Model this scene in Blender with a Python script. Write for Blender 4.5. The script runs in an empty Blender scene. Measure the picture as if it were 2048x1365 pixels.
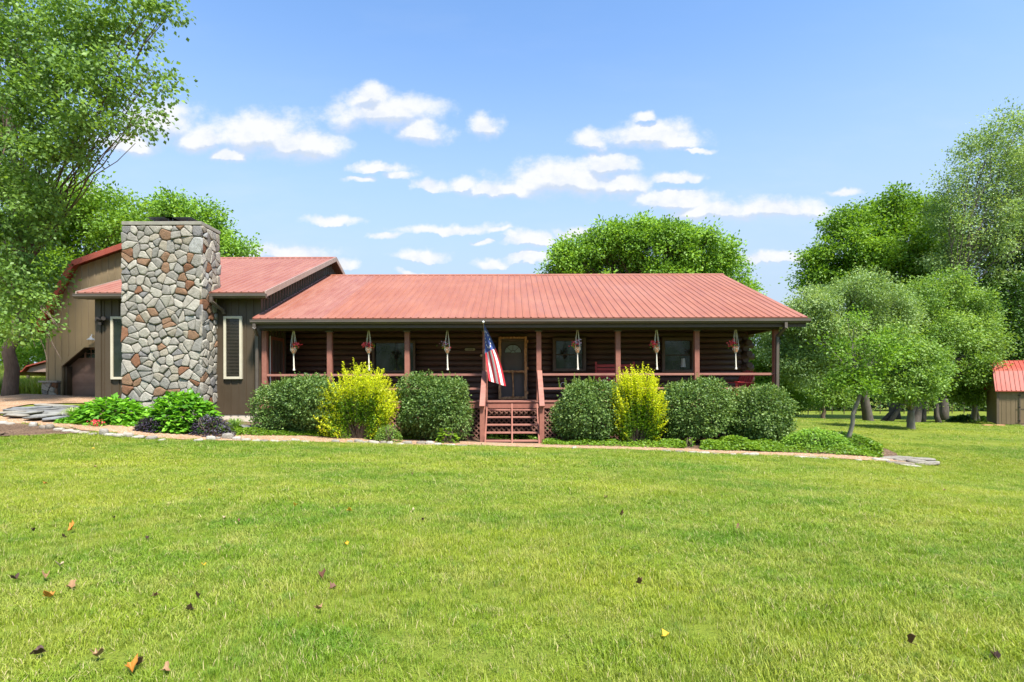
import bpy, math, random
import numpy as np
from mathutils import Vector, Matrix

# ------------------------------------------------------------ camera, sky, sun, exposure
SC = bpy.context.scene
COL = SC.collection
EYE = 1.5; F = 1100.0; CX = 1024.0; HY = 770.0
cam_d = bpy.data.cameras.new('camera'); cam = bpy.data.objects.new('camera', cam_d); COL.objects.link(cam)
cam.location = (0, 0, EYE); cam.rotation_euler = (math.radians(90), 0, math.radians(0))
cam.matrix_world = Matrix.Translation((0, 0, EYE)) @ Matrix.Rotation(math.radians(90), 4, 'X') @ Matrix.Rotation(math.radians(-0.15), 4, 'Z')
cam_d.sensor_width = 36; cam_d.lens = F / 2048 * 36; cam_d.shift_y = (HY - 682.5) / 2048
cam_d.clip_start = 0.1; cam_d.clip_end = 3000
SC.camera = cam
SC.view_settings.view_transform = 'Standard'; SC.view_settings.look = 'None'
SC.view_settings.exposure = 1.75; SC.view_settings.gamma = 1.0
SUN_EL = math.radians(57); SUN_AZ = math.radians(150)      # azimuth clockwise from +Y (view direction)
sun_dir = Vector((math.sin(SUN_AZ) * math.cos(SUN_EL), math.cos(SUN_AZ) * math.cos(SUN_EL), math.sin(SUN_EL)))
sl = bpy.data.lights.new('sun', 'SUN'); sl.energy = 3.2; sl.angle = math.radians(6); sl.color = (1, .95, .87)
so = bpy.data.objects.new('sun', sl); COL.objects.link(so); so.rotation_euler = sun_dir.to_track_quat('Z', 'Y').to_euler()
so.location = (0, 0, 30)

class NT:
    """tiny helper around a node tree"""
    def __init__(s, tree):
        s.t = tree; s.n = tree.nodes; s.l = tree.links
    def new(s, typ, **kw):
        nd = s.n.new(typ)
        for k, v in kw.items(): setattr(nd, k, v)
        return nd
    def put(s, sock, v):
        if isinstance(v, bpy.types.NodeSocket): s.l.new(v, sock)
        elif v is not None:
            if sock.type == 'RGBA' and len(v) == 3: v = (*v, 1)
            sock.default_value = v
    def math(s, op, a, b=None, c=None, clamp=False):
        nd = s.new('ShaderNodeMath', operation=op, use_clamp=clamp)
        for i, v in enumerate((a, b, c)):
            if v is not None: s.put(nd.inputs[i], v)
        return nd.outputs[0]
    def vmath(s, op, a, b=None, out=0):
        nd = s.new('ShaderNodeVectorMath', operation=op)
        s.put(nd.inputs[0], a)
        if b is not None: s.put(nd.inputs[1], b)
        return nd.outputs[out]
    def mix(s, fac, a, b, blend='MIX'):
        nd = s.new('ShaderNodeMix', data_type='RGBA', blend_type=blend)
        s.put(nd.inputs[0], fac); s.put(nd.inputs[6], a); s.put(nd.inputs[7], b)
        return nd.outputs[2]
    def rng(s, v, a, b, c=0., d=1., smooth=False):
        nd = s.new('ShaderNodeMapRange', interpolation_type='SMOOTHSTEP' if smooth else 'LINEAR')
        for i, x in enumerate((v, a, b, c, d)): s.put(nd.inputs[i], x)
        return nd.outputs[0]
    def noise(s, vec, scale, detail=3., rough=.55, out=0, dim='3D'):
        nd = s.new('ShaderNodeTexNoise', noise_dimensions=dim)
        if vec is not None: s.put(nd.inputs['Vector'], vec)
        s.put(nd.inputs['Scale'], scale); s.put(nd.inputs['Detail'], detail); s.put(nd.inputs['Roughness'], rough)
        return nd.outputs[out]

# ---- world: Nishita sky with fair-weather clouds far out in given directions
W = bpy.data.worlds.new('World'); SC.world = W; W.use_nodes = True
w = NT(W.node_tree); w.n.clear()
sky = w.new('ShaderNodeTexSky', sky_type='NISHITA'); sky.sun_disc = False
sky.sun_elevation = SUN_EL; sky.sun_rotation = SUN_AZ; sky.air_density = 1.0; sky.dust_density = .8; sky.ozone_density = 1.6
tc = w.new('ShaderNodeTexCoord'); sep = w.new('ShaderNodeSeparateXYZ'); w.l.new(tc.outputs['Generated'], sep.inputs[0])
ysafe = w.math('MAXIMUM', sep.outputs[1], .05)
cu = w.math('DIVIDE', sep.outputs[0], ysafe); cv = w.math('DIVIDE', sep.outputs[2], ysafe)
comb = w.new('ShaderNodeCombineXYZ'); w.l.new(cu, comb.inputs[0]); w.l.new(cv, comb.inputs[1])
uv = comb.outputs[0]
warp = w.noise(uv, 14., 4., .6, out=1)
warp = w.vmath('SUBTRACT', warp, (.5, .5, .5)); warp = w.vmath('MULTIPLY', warp, (.06, .045, 0))
uvw = w.vmath('ADD', uv, warp)
CLOUDS = [(770,228,100,34),(745,195,46,26),(845,266,45,26),(520,272,85,42),(600,292,90,32),(410,278,50,28),(320,248,75,38),(455,310,35,16),
    (975,254,30,24),(1290,236,20,12),(1300,275,85,24),(1350,290,45,16),(1180,282,38,20),(1140,362,130,34),(1215,330,55,26),(1000,382,75,16),(925,368,30,14),(1250,372,55,22),
    (1350,400,70,20),(1420,424,90,20),(1560,420,90,22),(1350,358,46,12),(665,438,42,9),(900,458,85,9),(845,510,50,11),(1060,482,50,14),(1145,466,35,12),(980,523,30,9),
    (575,502,90,14),(690,525,25,12),(720,360,30,7),(800,352,26,9),(1395,306,30,5),(1385,360,20,9),(770,470,30,6),(1000,462,20,5),(970,482,24,5),(1060,512,40,8),(830,545,30,5),(750,335,55,10),(1540,520,80,12),(1060,515,45,10),(860,372,30,12),(250,288,70,20), (1690,382,30,8), (120,380,90,22)]
def field(q):
    acc = None
    for (px, py, rx, ry) in CLOUDS:
        d_ = w.vmath('SUBTRACT', q, ((px - CX) / F, (HY - py) / F, 0))
        d_ = w.vmath('MULTIPLY', d_, (F / rx, F / ry, 0))
        ln = w.vmath('LENGTH', d_, out=1)
        if acc is None: acc = ln
        else:
            nd = w.new('ShaderNodeMath', operation='SMOOTH_MIN'); w.l.new(acc, nd.inputs[0]); w.l.new(ln, nd.inputs[1]); nd.inputs[2].default_value = .35
            acc = nd.outputs[0]
    return acc
acc = field(uvw); acc_up = field(w.vmath('ADD', uvw, (0, .016, 0)))
uvs = w.vmath('MULTIPLY', uv, (1, 1.3, 1))
fb = w.noise(uvs, 17., 8., .64)
body = w.math('SUBTRACT', 1.50, acc)
body = w.math('ADD', body, w.math('MULTIPLY', w.math('SUBTRACT', fb, .5), 1.9))
low = w.rng(w.math('SUBTRACT', acc, acc_up), -.05, .55)
mask = w.rng(w.math('SUBTRACT', body, w.math('MULTIPLY', low, .28)), -.10, 1.0, 0, 1, True)
mask = w.math('MULTIPLY', mask, w.math('GREATER_THAN', sep.outputs[1], .05))
veil = w.rng(w.noise(w.vmath('MULTIPLY', uv, (1, 3.2, 1)), 3.2, 5., .6), .46, .80, 0, .45, True)
veil = w.math('MULTIPLY', veil, w.rng(sep.outputs[2], 0., .42, 1., .1))
base_sky = w.mix(1., sky.outputs[0], (.80, .97, 1.10), 'MULTIPLY')
base_sky = w.mix(w.rng(sep.outputs[2], .08, .60, .97, .0, True), base_sky, (1.95, 2.42, 2.95))
c1 = w.mix(veil, base_sky, (2.8, 3.05, 3.3))
cc = w.mix(w.math('ADD', w.math('MULTIPLY', low, 2.2), w.rng(fb, .36, .66, .45, -.25), clamp=True), (3.35, 3.38, 3.42), (2.25, 2.55, 3.05))
skycol = w.mix(w.math('MULTIPLY', mask, .95), c1, cc)
bg = w.new('ShaderNodeBackground'); w.l.new(skycol, bg.inputs[0]); bg.inputs[1].default_value = .09
wo = w.new('ShaderNodeOutputWorld'); w.l.new(bg.outputs[0], wo.inputs[0])
W.cycles.sampling_method = 'MANUAL'; W.cycles.sample_map_resolution = 256

# ------------------------------------------------------------ helpers
R = np.random.default_rng(7)
def rad(a): return math.radians(a)
def P(px, py, d):
    return Vector(((px - CX) / F * d, d, EYE + (HY - py) / F * d))

def tag(o, label=None, cat=None, group=None, kind=None):
    if label: o['label'] = label
    if cat: o['category'] = cat
    if group: o['group'] = group
    if kind: o['kind'] = kind
    return o
def empty(name, loc, label, cat, group=None):
    o = bpy.data.objects.new(name, None); COL.objects.link(o); o.location = loc; o.empty_display_size = .1
    return tag(o, label, cat, group)
def wloc(o):
    v = Vector((0, 0, 0))
    while o is not None: v += o.location; o = o.parent
    return v

class MB:
    def __init__(s): s.v = []; s.f = []; s.m = []
    def add(s, vs, fs, mi=0):
        b = len(s.v); s.v += [tuple(v) for v in vs]; s.f += [tuple(i + b for i in f) for f in fs]; s.m += [mi] * len(fs); return s
    def box(s, x0, x1, y0, y1, z0, z1, mi=0):
        vs = [(x0,y0,z0),(x1,y0,z0),(x1,y1,z0),(x0,y1,z0),(x0,y0,z1),(x1,y0,z1),(x1,y1,z1),(x0,y1,z1)]
        return s.add(vs, [(0,3,2,1),(4,5,6,7),(0,1,5,4),(1,2,6,5),(2,3,7,6),(3,0,4,7)], mi)
    def hexa(s, vs, mi=0):
        return s.add(vs, [(0,3,2,1),(4,5,6,7),(0,1,5,4),(1,2,6,5),(2,3,7,6),(3,0,4,7)], mi)
    def beam(s, a, b, wd, ht, up=(0,0,1), mi=0):
        """box bar from a to b, wd sideways, ht along up"""
        a = Vector(a); b = Vector(b); d = (b - a).normalized(); up = Vector(up)
        sd = d.cross(up)
        if sd.length < 1e-4: sd = d.cross(Vector((1, 0, 0)))
        sd.normalize(); u = sd.cross(d).normalized()
        sd *= wd / 2; u *= ht / 2
        return s.hexa([a-sd-u, a+sd-u, b+sd-u, b-sd-u, a-sd+u, a+sd+u, b+sd+u, b-sd+u], mi)
    def tube(s, pts, rs, n=8, mi=0, cap=True):
        pts = [Vector(p) for p in pts]
        if not hasattr(rs, '__len__'): rs = [rs] * len(pts)
        b = len(s.v); prev = None
        for i, p in enumerate(pts):
            t = (pts[min(i+1, len(pts)-1)] - pts[max(i-1, 0)]).normalized()
            if prev is None: prev = t.orthogonal().normalized()
            prev = (prev - t * prev.dot(t))
            prev = prev.normalized() if prev.length > 1e-5 else t.orthogonal().normalized()
            q = t.cross(prev)
            for k in range(n):
                a = 2 * math.pi * k / n
                s.v.append(tuple(p + (prev * math.cos(a) + q * math.sin(a)) * rs[i]))
        for i in range(len(pts) - 1):
            for k in range(n):
                k2 = (k + 1) % n
                s.f.append((b+i*n+k, b+i*n+k2, b+(i+1)*n+k2, b+(i+1)*n+k)); s.m.append(mi)
        if cap:
            s.f.append(tuple(b + k for k in range(n))[::-1]); s.m.append(mi)
            e = b + (len(pts)-1)*n
            s.f.append(tuple(e + k for k in range(n))); s.m.append(mi)
        return s
    def prism(s, poly, vec, mi=0):
        n = len(poly); vec = Vector(vec)
        vs = [Vector(p) for p in poly] + [Vector(p) + vec for p in poly]
        fs = [tuple(range(n))[::-1], tuple(range(n, 2*n))] + [(i, (i+1) % n, n + (i+1) % n, n + i) for i in range(n)]
        return s.add(vs, fs, mi)
    def lathe(s, c, prof, n=12, mi=0):
        c = Vector(c); b = len(s.v)
        for (r, z) in prof:
            for k in range(n):
                a = 2*math.pi*k/n; s.v.append((c.x + r*math.cos(a), c.y + r*math.sin(a), c.z + z))
        for i in range(len(prof)-1):
            for k in range(n):
                k2 = (k+1) % n; s.f.append((b+i*n+k, b+i*n+k2, b+(i+1)*n+k2, b+(i+1)*n+k)); s.m.append(mi)
        s.f.append(tuple(b+k for k in range(n))[::-1]); s.m.append(mi)
        e = b+(len(prof)-1)*n; s.f.append(tuple(e+k for k in range(n))); s.m.append(mi)
        return s
    def build(s, name, mats, parent=None, origin=None, smooth=False, bevel=0):
        if not isinstance(mats, (list, tuple)): mats = [mats]
        me = bpy.data.meshes.new(name)
        if parent is not None: off = wloc(parent)
        elif origin is not None: off = Vector(origin)
        else:
            a = np.array(s.v); off = Vector(((a[:,0].min()+a[:,0].max())/2, (a[:,1].min()+a[:,1].max())/2, a[:,2].min()))
        me.from_pydata([(v[0]-off.x, v[1]-off.y, v[2]-off.z) for v in s.v], [], s.f)
        for m in mats: me.materials.append(m)
        if len(mats) > 1: me.polygons.foreach_set('material_index', s.m)
        if smooth: me.polygons.foreach_set('use_smooth', [True] * len(s.f))
        me.update()
        o = bpy.data.objects.new(name, me); COL.objects.link(o)
        if parent is not None: o.parent = parent
        else: o.location = off
        if bevel:
            b = o.modifiers.new('b', 'BEVEL'); b.width = bevel; b.segments = 2; b.limit_method = 'ANGLE'
        return o

def np_mesh(name, V, tris, mat, parent=None, off=None, rnd=None, quads=False, attr='rnd', smooth=False):
    me = bpy.data.meshes.new(name)
    o_ = Vector((0,0,0))
    if parent is not None: o_ = wloc(parent)
    elif off is not None: o_ = Vector(off)
    V = V - np.array(o_)
    k = 4 if quads else 3
    me.vertices.add(len(V)); me.vertices.foreach_set('co', V.astype(np.float32).ravel())
    me.loops.add(tris.size); me.loops.foreach_set('vertex_index', tris.astype(np.int32).ravel())
    me.polygons.add(len(tris)); me.polygons.foreach_set('loop_start', np.arange(0, tris.size, k, dtype=np.int32))
    me.polygons.foreach_set('loop_total', np.full(len(tris), k, dtype=np.int32))
    if smooth: me.polygons.foreach_set('use_smooth', np.ones(len(tris), dtype=bool))
    me.update(calc_edges=True)
    if rnd is not None:
        at = me.attributes.new(attr, 'FLOAT', 'POINT'); at.data.foreach_set('value', rnd.astype(np.float32))
    me.materials.append(mat)
    o = bpy.data.objects.new(name, me); COL.objects.link(o)
    if parent is not None: o.parent = parent
    else: o.location = o_
    return o

# ------------------------------------------------------------ terrain height (thin plate through surveyed points)
ctl = []
def cp(px, py, d): ctl.append(((px-CX)/F*d, d, EYE - (py-HY)/F*d))
for (x, y, z) in [(0,0,0),(-3,2.5,.02),(3,2.5,-.02),(0,2.8,0),(-6,7,.05),(6,7,-.1),(0,7,-.02),(-12,0,.2),(12,0,-.2),(-30,-20,.8),(30,-20,-.6),(0,-40,0)]: ctl.append((x,y,z))
for a in [(600,882,14.6),(960,889,14.9),(1300,897,14.6),(1500,907,14.3),(1750,918,13.9),(1870,932,13.6),(430,880,14.2),(300,878,13.7),(190,866,13.9),(0,873,13.2),
          (270,845,15.4),(0,826,16),(100,812,18),(0,795,22),(150,793,24.5),(20,785,22.3),(430,840,17.2),(515,846,17.2),(800,874,16.8),(1024,883,16.9),(1400,884,17),(1560,884,17.2),
          (1690,889,15.6),(1822,860,23),(2000,853,31),(1780,845,38),(1600,840,40),(1700,829,60),(2048,829,60),(1500,829,60),(1700,812,120),(2300,812,120),(1300,812,120),
          (-400,860,13),(-600,800,24),(60,781,32),(60,748,46),(-500,748,46),(250,770,46),(-300,700,100),(200,745,100),(2500,900,18),(2600,845,40),(1024,780,60),(1024,790,35)]: cp(*a)
C = np.array(ctl)
def _U(r2): return np.where(r2 > 1e-9, .5 * r2 * np.log(np.maximum(r2, 1e-9)), 0)
_n = len(C); _d = ((C[:,None,:2]-C[None,:,:2])**2).sum(-1)
_A = np.zeros((_n+3,_n+3)); _A[:_n,:_n] = _U(_d) + np.eye(_n)*.6; _A[:_n,_n] = 1; _A[:_n,_n+1:] = C[:,:2]; _A[_n,:_n] = 1; _A[_n+1:,:_n] = C[:,:2].T
_w = np.linalg.solve(_A, np.concatenate([C[:,2], [0,0,0]]))
def gz(x, y):
    x = np.asarray(x, float); y = np.asarray(y, float); sh = x.shape; x = x.ravel(); y = y.ravel()
    out = np.empty(len(x))
    for i in range(0, len(x), 20000):
        xs = np.clip(x[i:i+20000], -70, 90); ys = np.clip(y[i:i+20000], -40, 125)
        r2 = (xs[:,None]-C[None,:,0])**2 + (ys[:,None]-C[None,:,1])**2
        out[i:i+20000] = _U(r2) @ _w[:_n] + _w[_n] + _w[_n+1]*xs + _w[_n+2]*ys
    return out.reshape(sh)
def g(x, y): return float(gz(np.array([x]), np.array([y]))[0])
def G(px, py):
    """world point on the ground seen towards px,py"""
    ds = np.concatenate([np.arange(2, 30, .1), np.arange(30, 130, .5)])
    xs = (px-CX)/F*ds; h = EYE-(py-HY)/F*ds - gz(xs, ds)
    i = int(np.argmax(h <= 0))
    if h[i] > 0: i = len(ds)-1
    if i == 0: return Vector((xs[0], ds[0], g(xs[0], ds[0])))
    t = h[i-1]/(h[i-1]-h[i]); d = ds[i-1]+t*(ds[i]-ds[i-1]); x = (px-CX)/F*d
    return Vector((x, d, g(x, d)))

# ------------------------------------------------------------ materials
def mat(name, fn=None, base=(.5,.5,.5), rough=.7, metal=0., spec=.5):
    m = bpy.data.materials.new(name); m.use_nodes = True; t = NT(m.node_tree); t.n.clear()
    b = t.new('ShaderNodeBsdfPrincipled'); out = t.new('ShaderNodeOutputMaterial'); t.l.new(b.outputs[0], out.inputs[0])
    t.put(b.inputs['Base Color'], base); b.inputs['Roughness'].default_value = rough; b.inputs['Metallic'].default_value = metal
    b.inputs['Specular IOR Level'].default_value = spec
    if fn: fn(t, b, out)
    return m
def pos(t): return t.new('ShaderNodeNewGeometry').outputs['Position']
def attr(t, n='rnd', o='Fac'):
    a = t.new('ShaderNodeAttribute'); a.attribute_name = n; return a.outputs[o]
def bump(t, b, h, st=.3, dist=.01):
    bp = t.new('ShaderNodeBump'); bp.inputs['Strength'].default_value = st; bp.inputs['Distance'].default_value = dist
    t.put(bp.inputs['Height'], h); t.l.new(bp.outputs[0], b.inputs['Normal'])
def scaled(t, v, s): return t.vmath('MULTIPLY', v, s)

def weathered(name, c1, c2, scale=(1,1,1), nscale=6., rough=.75, bst=.15, spec=.4, metal=0., grime=.0):
    def fn(t, b, out):
        p = scaled(t, pos(t), scale)
        n = t.noise(p, nscale, 5, .6); n2 = t.noise(pos(t), 1.1, 3)
        f = t.rng(t.math('ADD', t.math('MULTIPLY', n, .65), t.math('MULTIPLY', n2, .35)), .3, .7)
        t.put(b.inputs['Base Color'], t.mix(f, c1, c2)); bump(t, b, n, bst)
        t.put(b.inputs['Roughness'], t.rng(n2, .3, .7, rough-.08, rough+.08))
    return mat(name, fn, rough=rough, spec=spec, metal=metal)

def leafmat(name, cols, trans=.35, rough=.5, spec=.35, big=.6, bigscale=.7):
    """cols: dark, mid, light; per-leaf random, plus slow variation through the plant"""
    def fn(t, b, out):
        r = attr(t)
        n = t.noise(pos(t), bigscale, 2)
        f = t.math('ADD', t.math('MULTIPLY', r, 1-big*.5), t.math('MULTIPLY', t.rng(n, .3, .7), big*.5))
        cr = t.new('ShaderNodeValToRGB'); t.put(cr.inputs[0], f); e = cr.color_ramp.elements
        e[0].position = .1; e[0].color = (*cols[0], 1); e[1].position = .92; e[1].color = (*cols[2], 1)
        k = e.new(.5); k.color = (*cols[1], 1)
        c = cr.outputs[0]
        t.put(b.inputs['Base Color'], c)
        tr = t.new('ShaderNodeBsdfTranslucent'); t.put(tr.inputs[0], t.mix(1., c, (1.5, 1.45, .6), 'MULTIPLY'))
        mx = t.new('ShaderNodeMixShader'); mx.inputs[0].default_value = trans
        t.l.new(b.outputs[0], mx.inputs[1]); t.l.new(tr.outputs[0], mx.inputs[2]); t.l.new(mx.outputs[0], out.inputs[0])
    return mat(name, fn, rough=rough, spec=spec)

def gmat_lawn(t, b, out):
    p = pos(t); n1 = t.noise(scaled(t, p, (.6,1.,1)), .35, 4, .6); n2 = t.noise(p, 3., 4, .65); n3 = t.noise(scaled(t, p, (1,1,1)), 45., 3, .7)
    c = t.mix(t.rng(n1, .35, .65), (.11,.155,.016), (.19,.215,.026))
    c = t.mix(t.rng(n2, .5, .75, 0, .5), c, (.26,.245,.07))
    c = t.mix(t.rng(n3, .35, .75, 0, .55), c, (.08,.12,.016))
    t.put(b.inputs['Base Color'], c); bump(t, b, n3, .8, .03)
M_lawn = mat('lawn_sheet', gmat_lawn, rough=.95, spec=.1)
def gmat_grass(t, b, out):
    p = pos(t); r = attr(t)
    n1 = t.noise(scaled(t, p, (.6,1.,1)), .35, 4, .6); n2 = t.noise(p, 1.6, 4, .65); n3 = t.noise(p, 5.5, 3, .6); n4 = t.noise(scaled(t, p, (.8,1.4,1)), 3.1, 4, .7)
    c = t.mix(t.rng(n1, .35, .65), (.165,.315,.022), (.45,.475,.042))
    c = t.mix(t.rng(n2, .45, .72, 0, .8), c, (.52,.50,.11))
    c = t.mix(t.rng(n3, .55, .72, 0, .65), c, (.115,.265,.030))
    c = t.mix(t.rng(n4, .60, .76, 0, .60), c, (.62,.52,.25))
    c = t.mix(t.rng(r, 0., 1.), t.mix(1., c, (.48,.58,.55), 'MULTIPLY'), c)
    c = t.mix(t.rng(r, .91, .95), c, (.50,.42,.21))
    t.put(b.inputs['Base Color'], c)
    tr = t.new('ShaderNodeBsdfTranslucent'); t.put(tr.inputs[0], t.mix(1., c, (1.3, 1.3, .7), 'MULTIPLY'))
    mx = t.new('ShaderNodeMixShader'); mx.inputs[0].default_value = .35
    t.l.new(b.outputs[0], mx.inputs[1]); t.l.new(tr.outputs[0], mx.inputs[2]); t.l.new(mx.outputs[0], out.inputs[0])
M_grass = mat('grass_blades', gmat_grass, rough=.55, spec=.3)
def gm_gravel(t, b, out):
    p = pos(t); v = t.new('ShaderNodeTexVoronoi'); t.put(v.inputs['Vector'], p); v.inputs['Scale'].default_value = 60
    sp = t.new('ShaderNodeSeparateColor'); t.l.new(v.outputs['Color'], sp.inputs[0])
    c = t.mix(sp.outputs[0], (.24,.13,.065), (.42,.26,.15)); c = t.mix(t.rng(sp.outputs[1], .82, 1.), c, (.62,.55,.45))
    n = t.noise(p, 1.3, 5, .65); c = t.mix(t.rng(n, .45, .75, 0, .65), c, (.22,.13,.075))
    t.put(b.inputs['Base Color'], c); bump(t, b, t.math('SUBTRACT', 1., v.outputs['Distance']), .7, .012)
M_gravel = mat('pea_gravel', gm_gravel, rough=.9, spec=.2)
def gm_mulch(t, b, out):
    p = pos(t); v = t.new('ShaderNodeTexVoronoi'); t.put(v.inputs['Vector'], scaled(t, p, (1,1.7,1))); v.inputs['Scale'].default_value = 26; v.inputs['Randomness'].default_value = 1
    sp = t.new('ShaderNodeSeparateColor'); t.l.new(v.outputs['Color'], sp.inputs[0])
    c = t.mix(sp.outputs[0], (.075,.045,.03), (.24,.16,.105)); n = t.noise(p, 2., 4)
    c = t.mix(t.rng(n, .4, .7, 0, .5), c, (.06,.04,.025))
    t.put(b.inputs['Base Color'], c); bump(t, b, v.outputs['Distance'], 1., .03)
M_mulch = mat('bark_mulch', gm_mulch, rough=.95, spec=.1)
def gm_stone(cols, sc=9.):
    def fn(t, b, out):
        r = attr(t, 'rnd'); p = pos(t)
        cr = t.new('ShaderNodeValToRGB'); t.put(cr.inputs[0], r); cr.color_ramp.interpolation = 'CONSTANT'
        e = cr.color_ramp.elements
        e[0].position = 0; e[0].color = (*cols[0][1], 1); e[1].position = cols[1][0]; e[1].color = (*cols[1][1], 1)
        for (q, c) in cols[2:]: k = e.new(q); k.color = (*c, 1)
        n = t.noise(p, sc, 6, .68); n2 = t.noise(p, sc*4, 4, .7)
        c = t.mix(t.rng(n, .3, .7, .0, .8), cr.outputs[0], t.mix(1., cr.outputs[0], (.58,.56,.55), 'MULTIPLY'))
        c = t.mix(t.rng(n2, .55, .8, 0, .6), c, (.30,.28,.235))
        t.put(b.inputs['Base Color'], c); bump(t, b, t.math('ADD', n, t.math('MULTIPLY', n2, .5)), .9, .03)
    return fn
CRS=.72
CR = [(0,(.50,.46,.385)),(.20,(.38,.355,.305)),(.38,(.56,.525,.44)),(.55,(.35,.335,.295)),(.68,(.46,.41,.32)),(.80,(.29,.135,.07)),(.87,(.35,.205,.12)),(.93,(.27,.26,.25)),(.97,(.50,.50,.47))]
CR = [(a,tuple(q*CRS for q in c)) for a,c in CR]
M_field = mat('field_stone', gm_stone(CR), rough=.85, spec=.25)
M_mortar = weathered('mortar', (.10,.088,.07), (.17,.15,.12), nscale=14, rough=.95, bst=.5)
M_capst = weathered('chimney_cap_concrete', (.17,.16,.13), (.27,.25,.21), nscale=10, rough=.9, bst=.4)
M_edge = mat('limestone', gm_stone([(0,(.42,.38,.32)),(.3,(.31,.285,.24)),(.6,(.46,.43,.37)),(.8,(.27,.235,.19))], 14), rough=.9, spec=.2)
M_flag = mat('flagstone', gm_stone([(0,(.19,.19,.18)),(.3,(.26,.26,.235)),(.6,(.21,.22,.225)),(.8,(.30,.28,.235))], 7), rough=.85, spec=.25)
def gm_roof(c1, c2):
    def fn(t, b, out):
        p = pos(t); n = t.noise(scaled(t, p, (1.5,.25,.25)), 3.5, 5, .6); n2 = t.noise(p, .5, 3)
        c = t.mix(t.rng(n, .3, .72), c1, c2); c = t.mix(t.rng(n2, .4, .7, 0, .35), c, (.33,.155,.11))
        n4 = t.noise(p, 14., 3, .7); c = t.mix(t.rng(n4, .62, .8, 0, .4), c, (.25,.13,.09))
        t.put(b.inputs['Base Color'], c); t.put(b.inputs['Roughness'], t.rng(n, .3, .7, .38, .6))
    return fn
M_roof = mat('roof_metal', gm_roof((.235,.080,.046), (.28,.108,.066)), rough=.55, spec=.25)
M_roofold = mat('faded_roof_metal', gm_roof((.235,.076,.046), (.27,.120,.084)), rough=.35, spec=.5)
M_roofred = mat('bright_roof_metal', gm_roof((.33,.045,.025), (.37,.065,.035)), rough=.4, spec=.5)
M_rooftrim = weathered('roof_trim', (.26,.18,.14), (.36,.27,.22), nscale=7, rough=.5, bst=.05)
M_gutter = weathered('gutter_brown', (.075,.060,.047), (.10,.08,.063), scale=(.3,1,1), rough=.45, bst=.03, spec=.5)
M_side = weathered('siding_brown', (.048,.033,.018), (.064,.045,.026), scale=(1,1,.15), nscale=4, rough=.5, bst=.04, spec=.45)
M_sidet = weathered('siding_tan', (.25,.185,.105), (.31,.235,.140), scale=(1,1,.12), nscale=4, rough=.55, bst=.04, spec=.4)
M_log = weathered('stained_log', (.055,.030,.022), (.105,.060,.044), scale=(.25,3,5), nscale=7, rough=.6, bst=.5, spec=.35)
M_stain = weathered('red_stained_wood', (.205,.078,.055), (.285,.120,.085), scale=(1,1,1), nscale=9, rough=.7, bst=.25, spec=.25)
M_stainr = weathered('red_stained_rail', (.235,.098,.074), (.33,.155,.115), scale=(.4,1,1), nscale=9, rough=.7, bst=.25, spec=.25)
M_latt = weathered('lattice_wood', (.155,.070,.052), (.22,.110,.080), nscale=9, rough=.8, bst=.2)
M_dark = weathered('dark_trim', (.045,.030,.020), (.065,.045,.030), nscale=5, rough=.6, bst=.05)
M_winf = weathered('brown_window_frame', (.075,.050,.038), (.11,.075,.058), nscale=5, rough=.55, bst=.05)
M_cream = weathered('cream_paint', (.42,.38,.28), (.50,.46,.35), nscale=5, rough=.5, bst=.03)
M_glass = mat('dark_glass', lambda t,b,o: t.put(b.inputs['Base Color'], t.mix(t.rng(t.noise(pos(t),1.5,3),.4,.6),(.010,.014,.011),(.022,.028,.02))), rough=.06, spec=.7)
M_blind = weathered('window_blind', (.030,.024,.016), (.050,.040,.026), nscale=5, rough=.6)
def gm_oldwood(t, b, out):
    p = pos(t); n = t.noise(scaled(t,p,(4,1,1.2)), 6, 5, .7)
    c = t.mix(t.rng(n,.35,.62), (.20,.085,.036), (.60,.33,.15)); c = t.mix(t.rng(n,.62,.72), c, (.5,.34,.18))
    t.put(b.inputs['Base Color'], c); bump(t,b,n,.6)
M_cedar = mat('cedar_screen_frame', gm_oldwood, rough=.6, spec=.35)
M_door = weathered('door_panel', (.090,.075,.070), (.115,.098,.092), nscale=4, rough=.55, bst=.03)
M_gdoor = weathered('garage_door', (.17,.10,.075), (.205,.125,.095), nscale=3, rough=.55, bst=.03)
M_fan = mat('fanlight_glass', base=(.20,.25,.22), rough=.1, spec=.7)
M_conc = weathered('foundation', (.42,.37,.30), (.55,.49,.40), nscale=5, rough=.95, bst=.3)
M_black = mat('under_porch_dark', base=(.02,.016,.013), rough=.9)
M_iron = mat('wrought_iron', base=(.03,.03,.032), rough=.5, metal=.5)
M_flue = mat('flue_cap_metal', base=(.07,.095,.13), rough=.6)
M_white = mat('white_paint', base=(.75,.74,.70), rough=.6)
M_cord = weathered('macrame_cord', (.62,.56,.46), (.74,.68,.58), nscale=40, rough=.9, bst=.4)
M_pot = weathered('terracotta', (.55,.22,.10), (.65,.32,.16), nscale=20, rough=.8, bst=.1)
M_redp = mat('red_paint', lambda t,b,o: t.put(b.inputs['Base Color'], t.mix(t.noise(pos(t),6,3),(.33,.02,.025),(.45,.045,.045))), rough=.5)
M_flr = mat('red_flower', lambda t,b,o: t.put(b.inputs['Base Color'], t.mix(attr(t),(.62,.015,.03),(.80,.09,.10))), rough=.6)
M_flp = mat('pink_flower', lambda t,b,o: t.put(b.inputs['Base Color'], t.mix(attr(t),(.45,.25,.40),(.75,.60,.70))), rough=.6)
M_fred = mat('flag_red', base=(.50,.02,.03), rough=.8); M_fwht = mat('flag_white', base=(.78,.72,.66), rough=.8); M_fblu = mat('flag_blue', base=(.05,.08,.26), rough=.8)
M_pole = mat('brass_pole', base=(.45,.33,.2), rough=.4, metal=.3)
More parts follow.
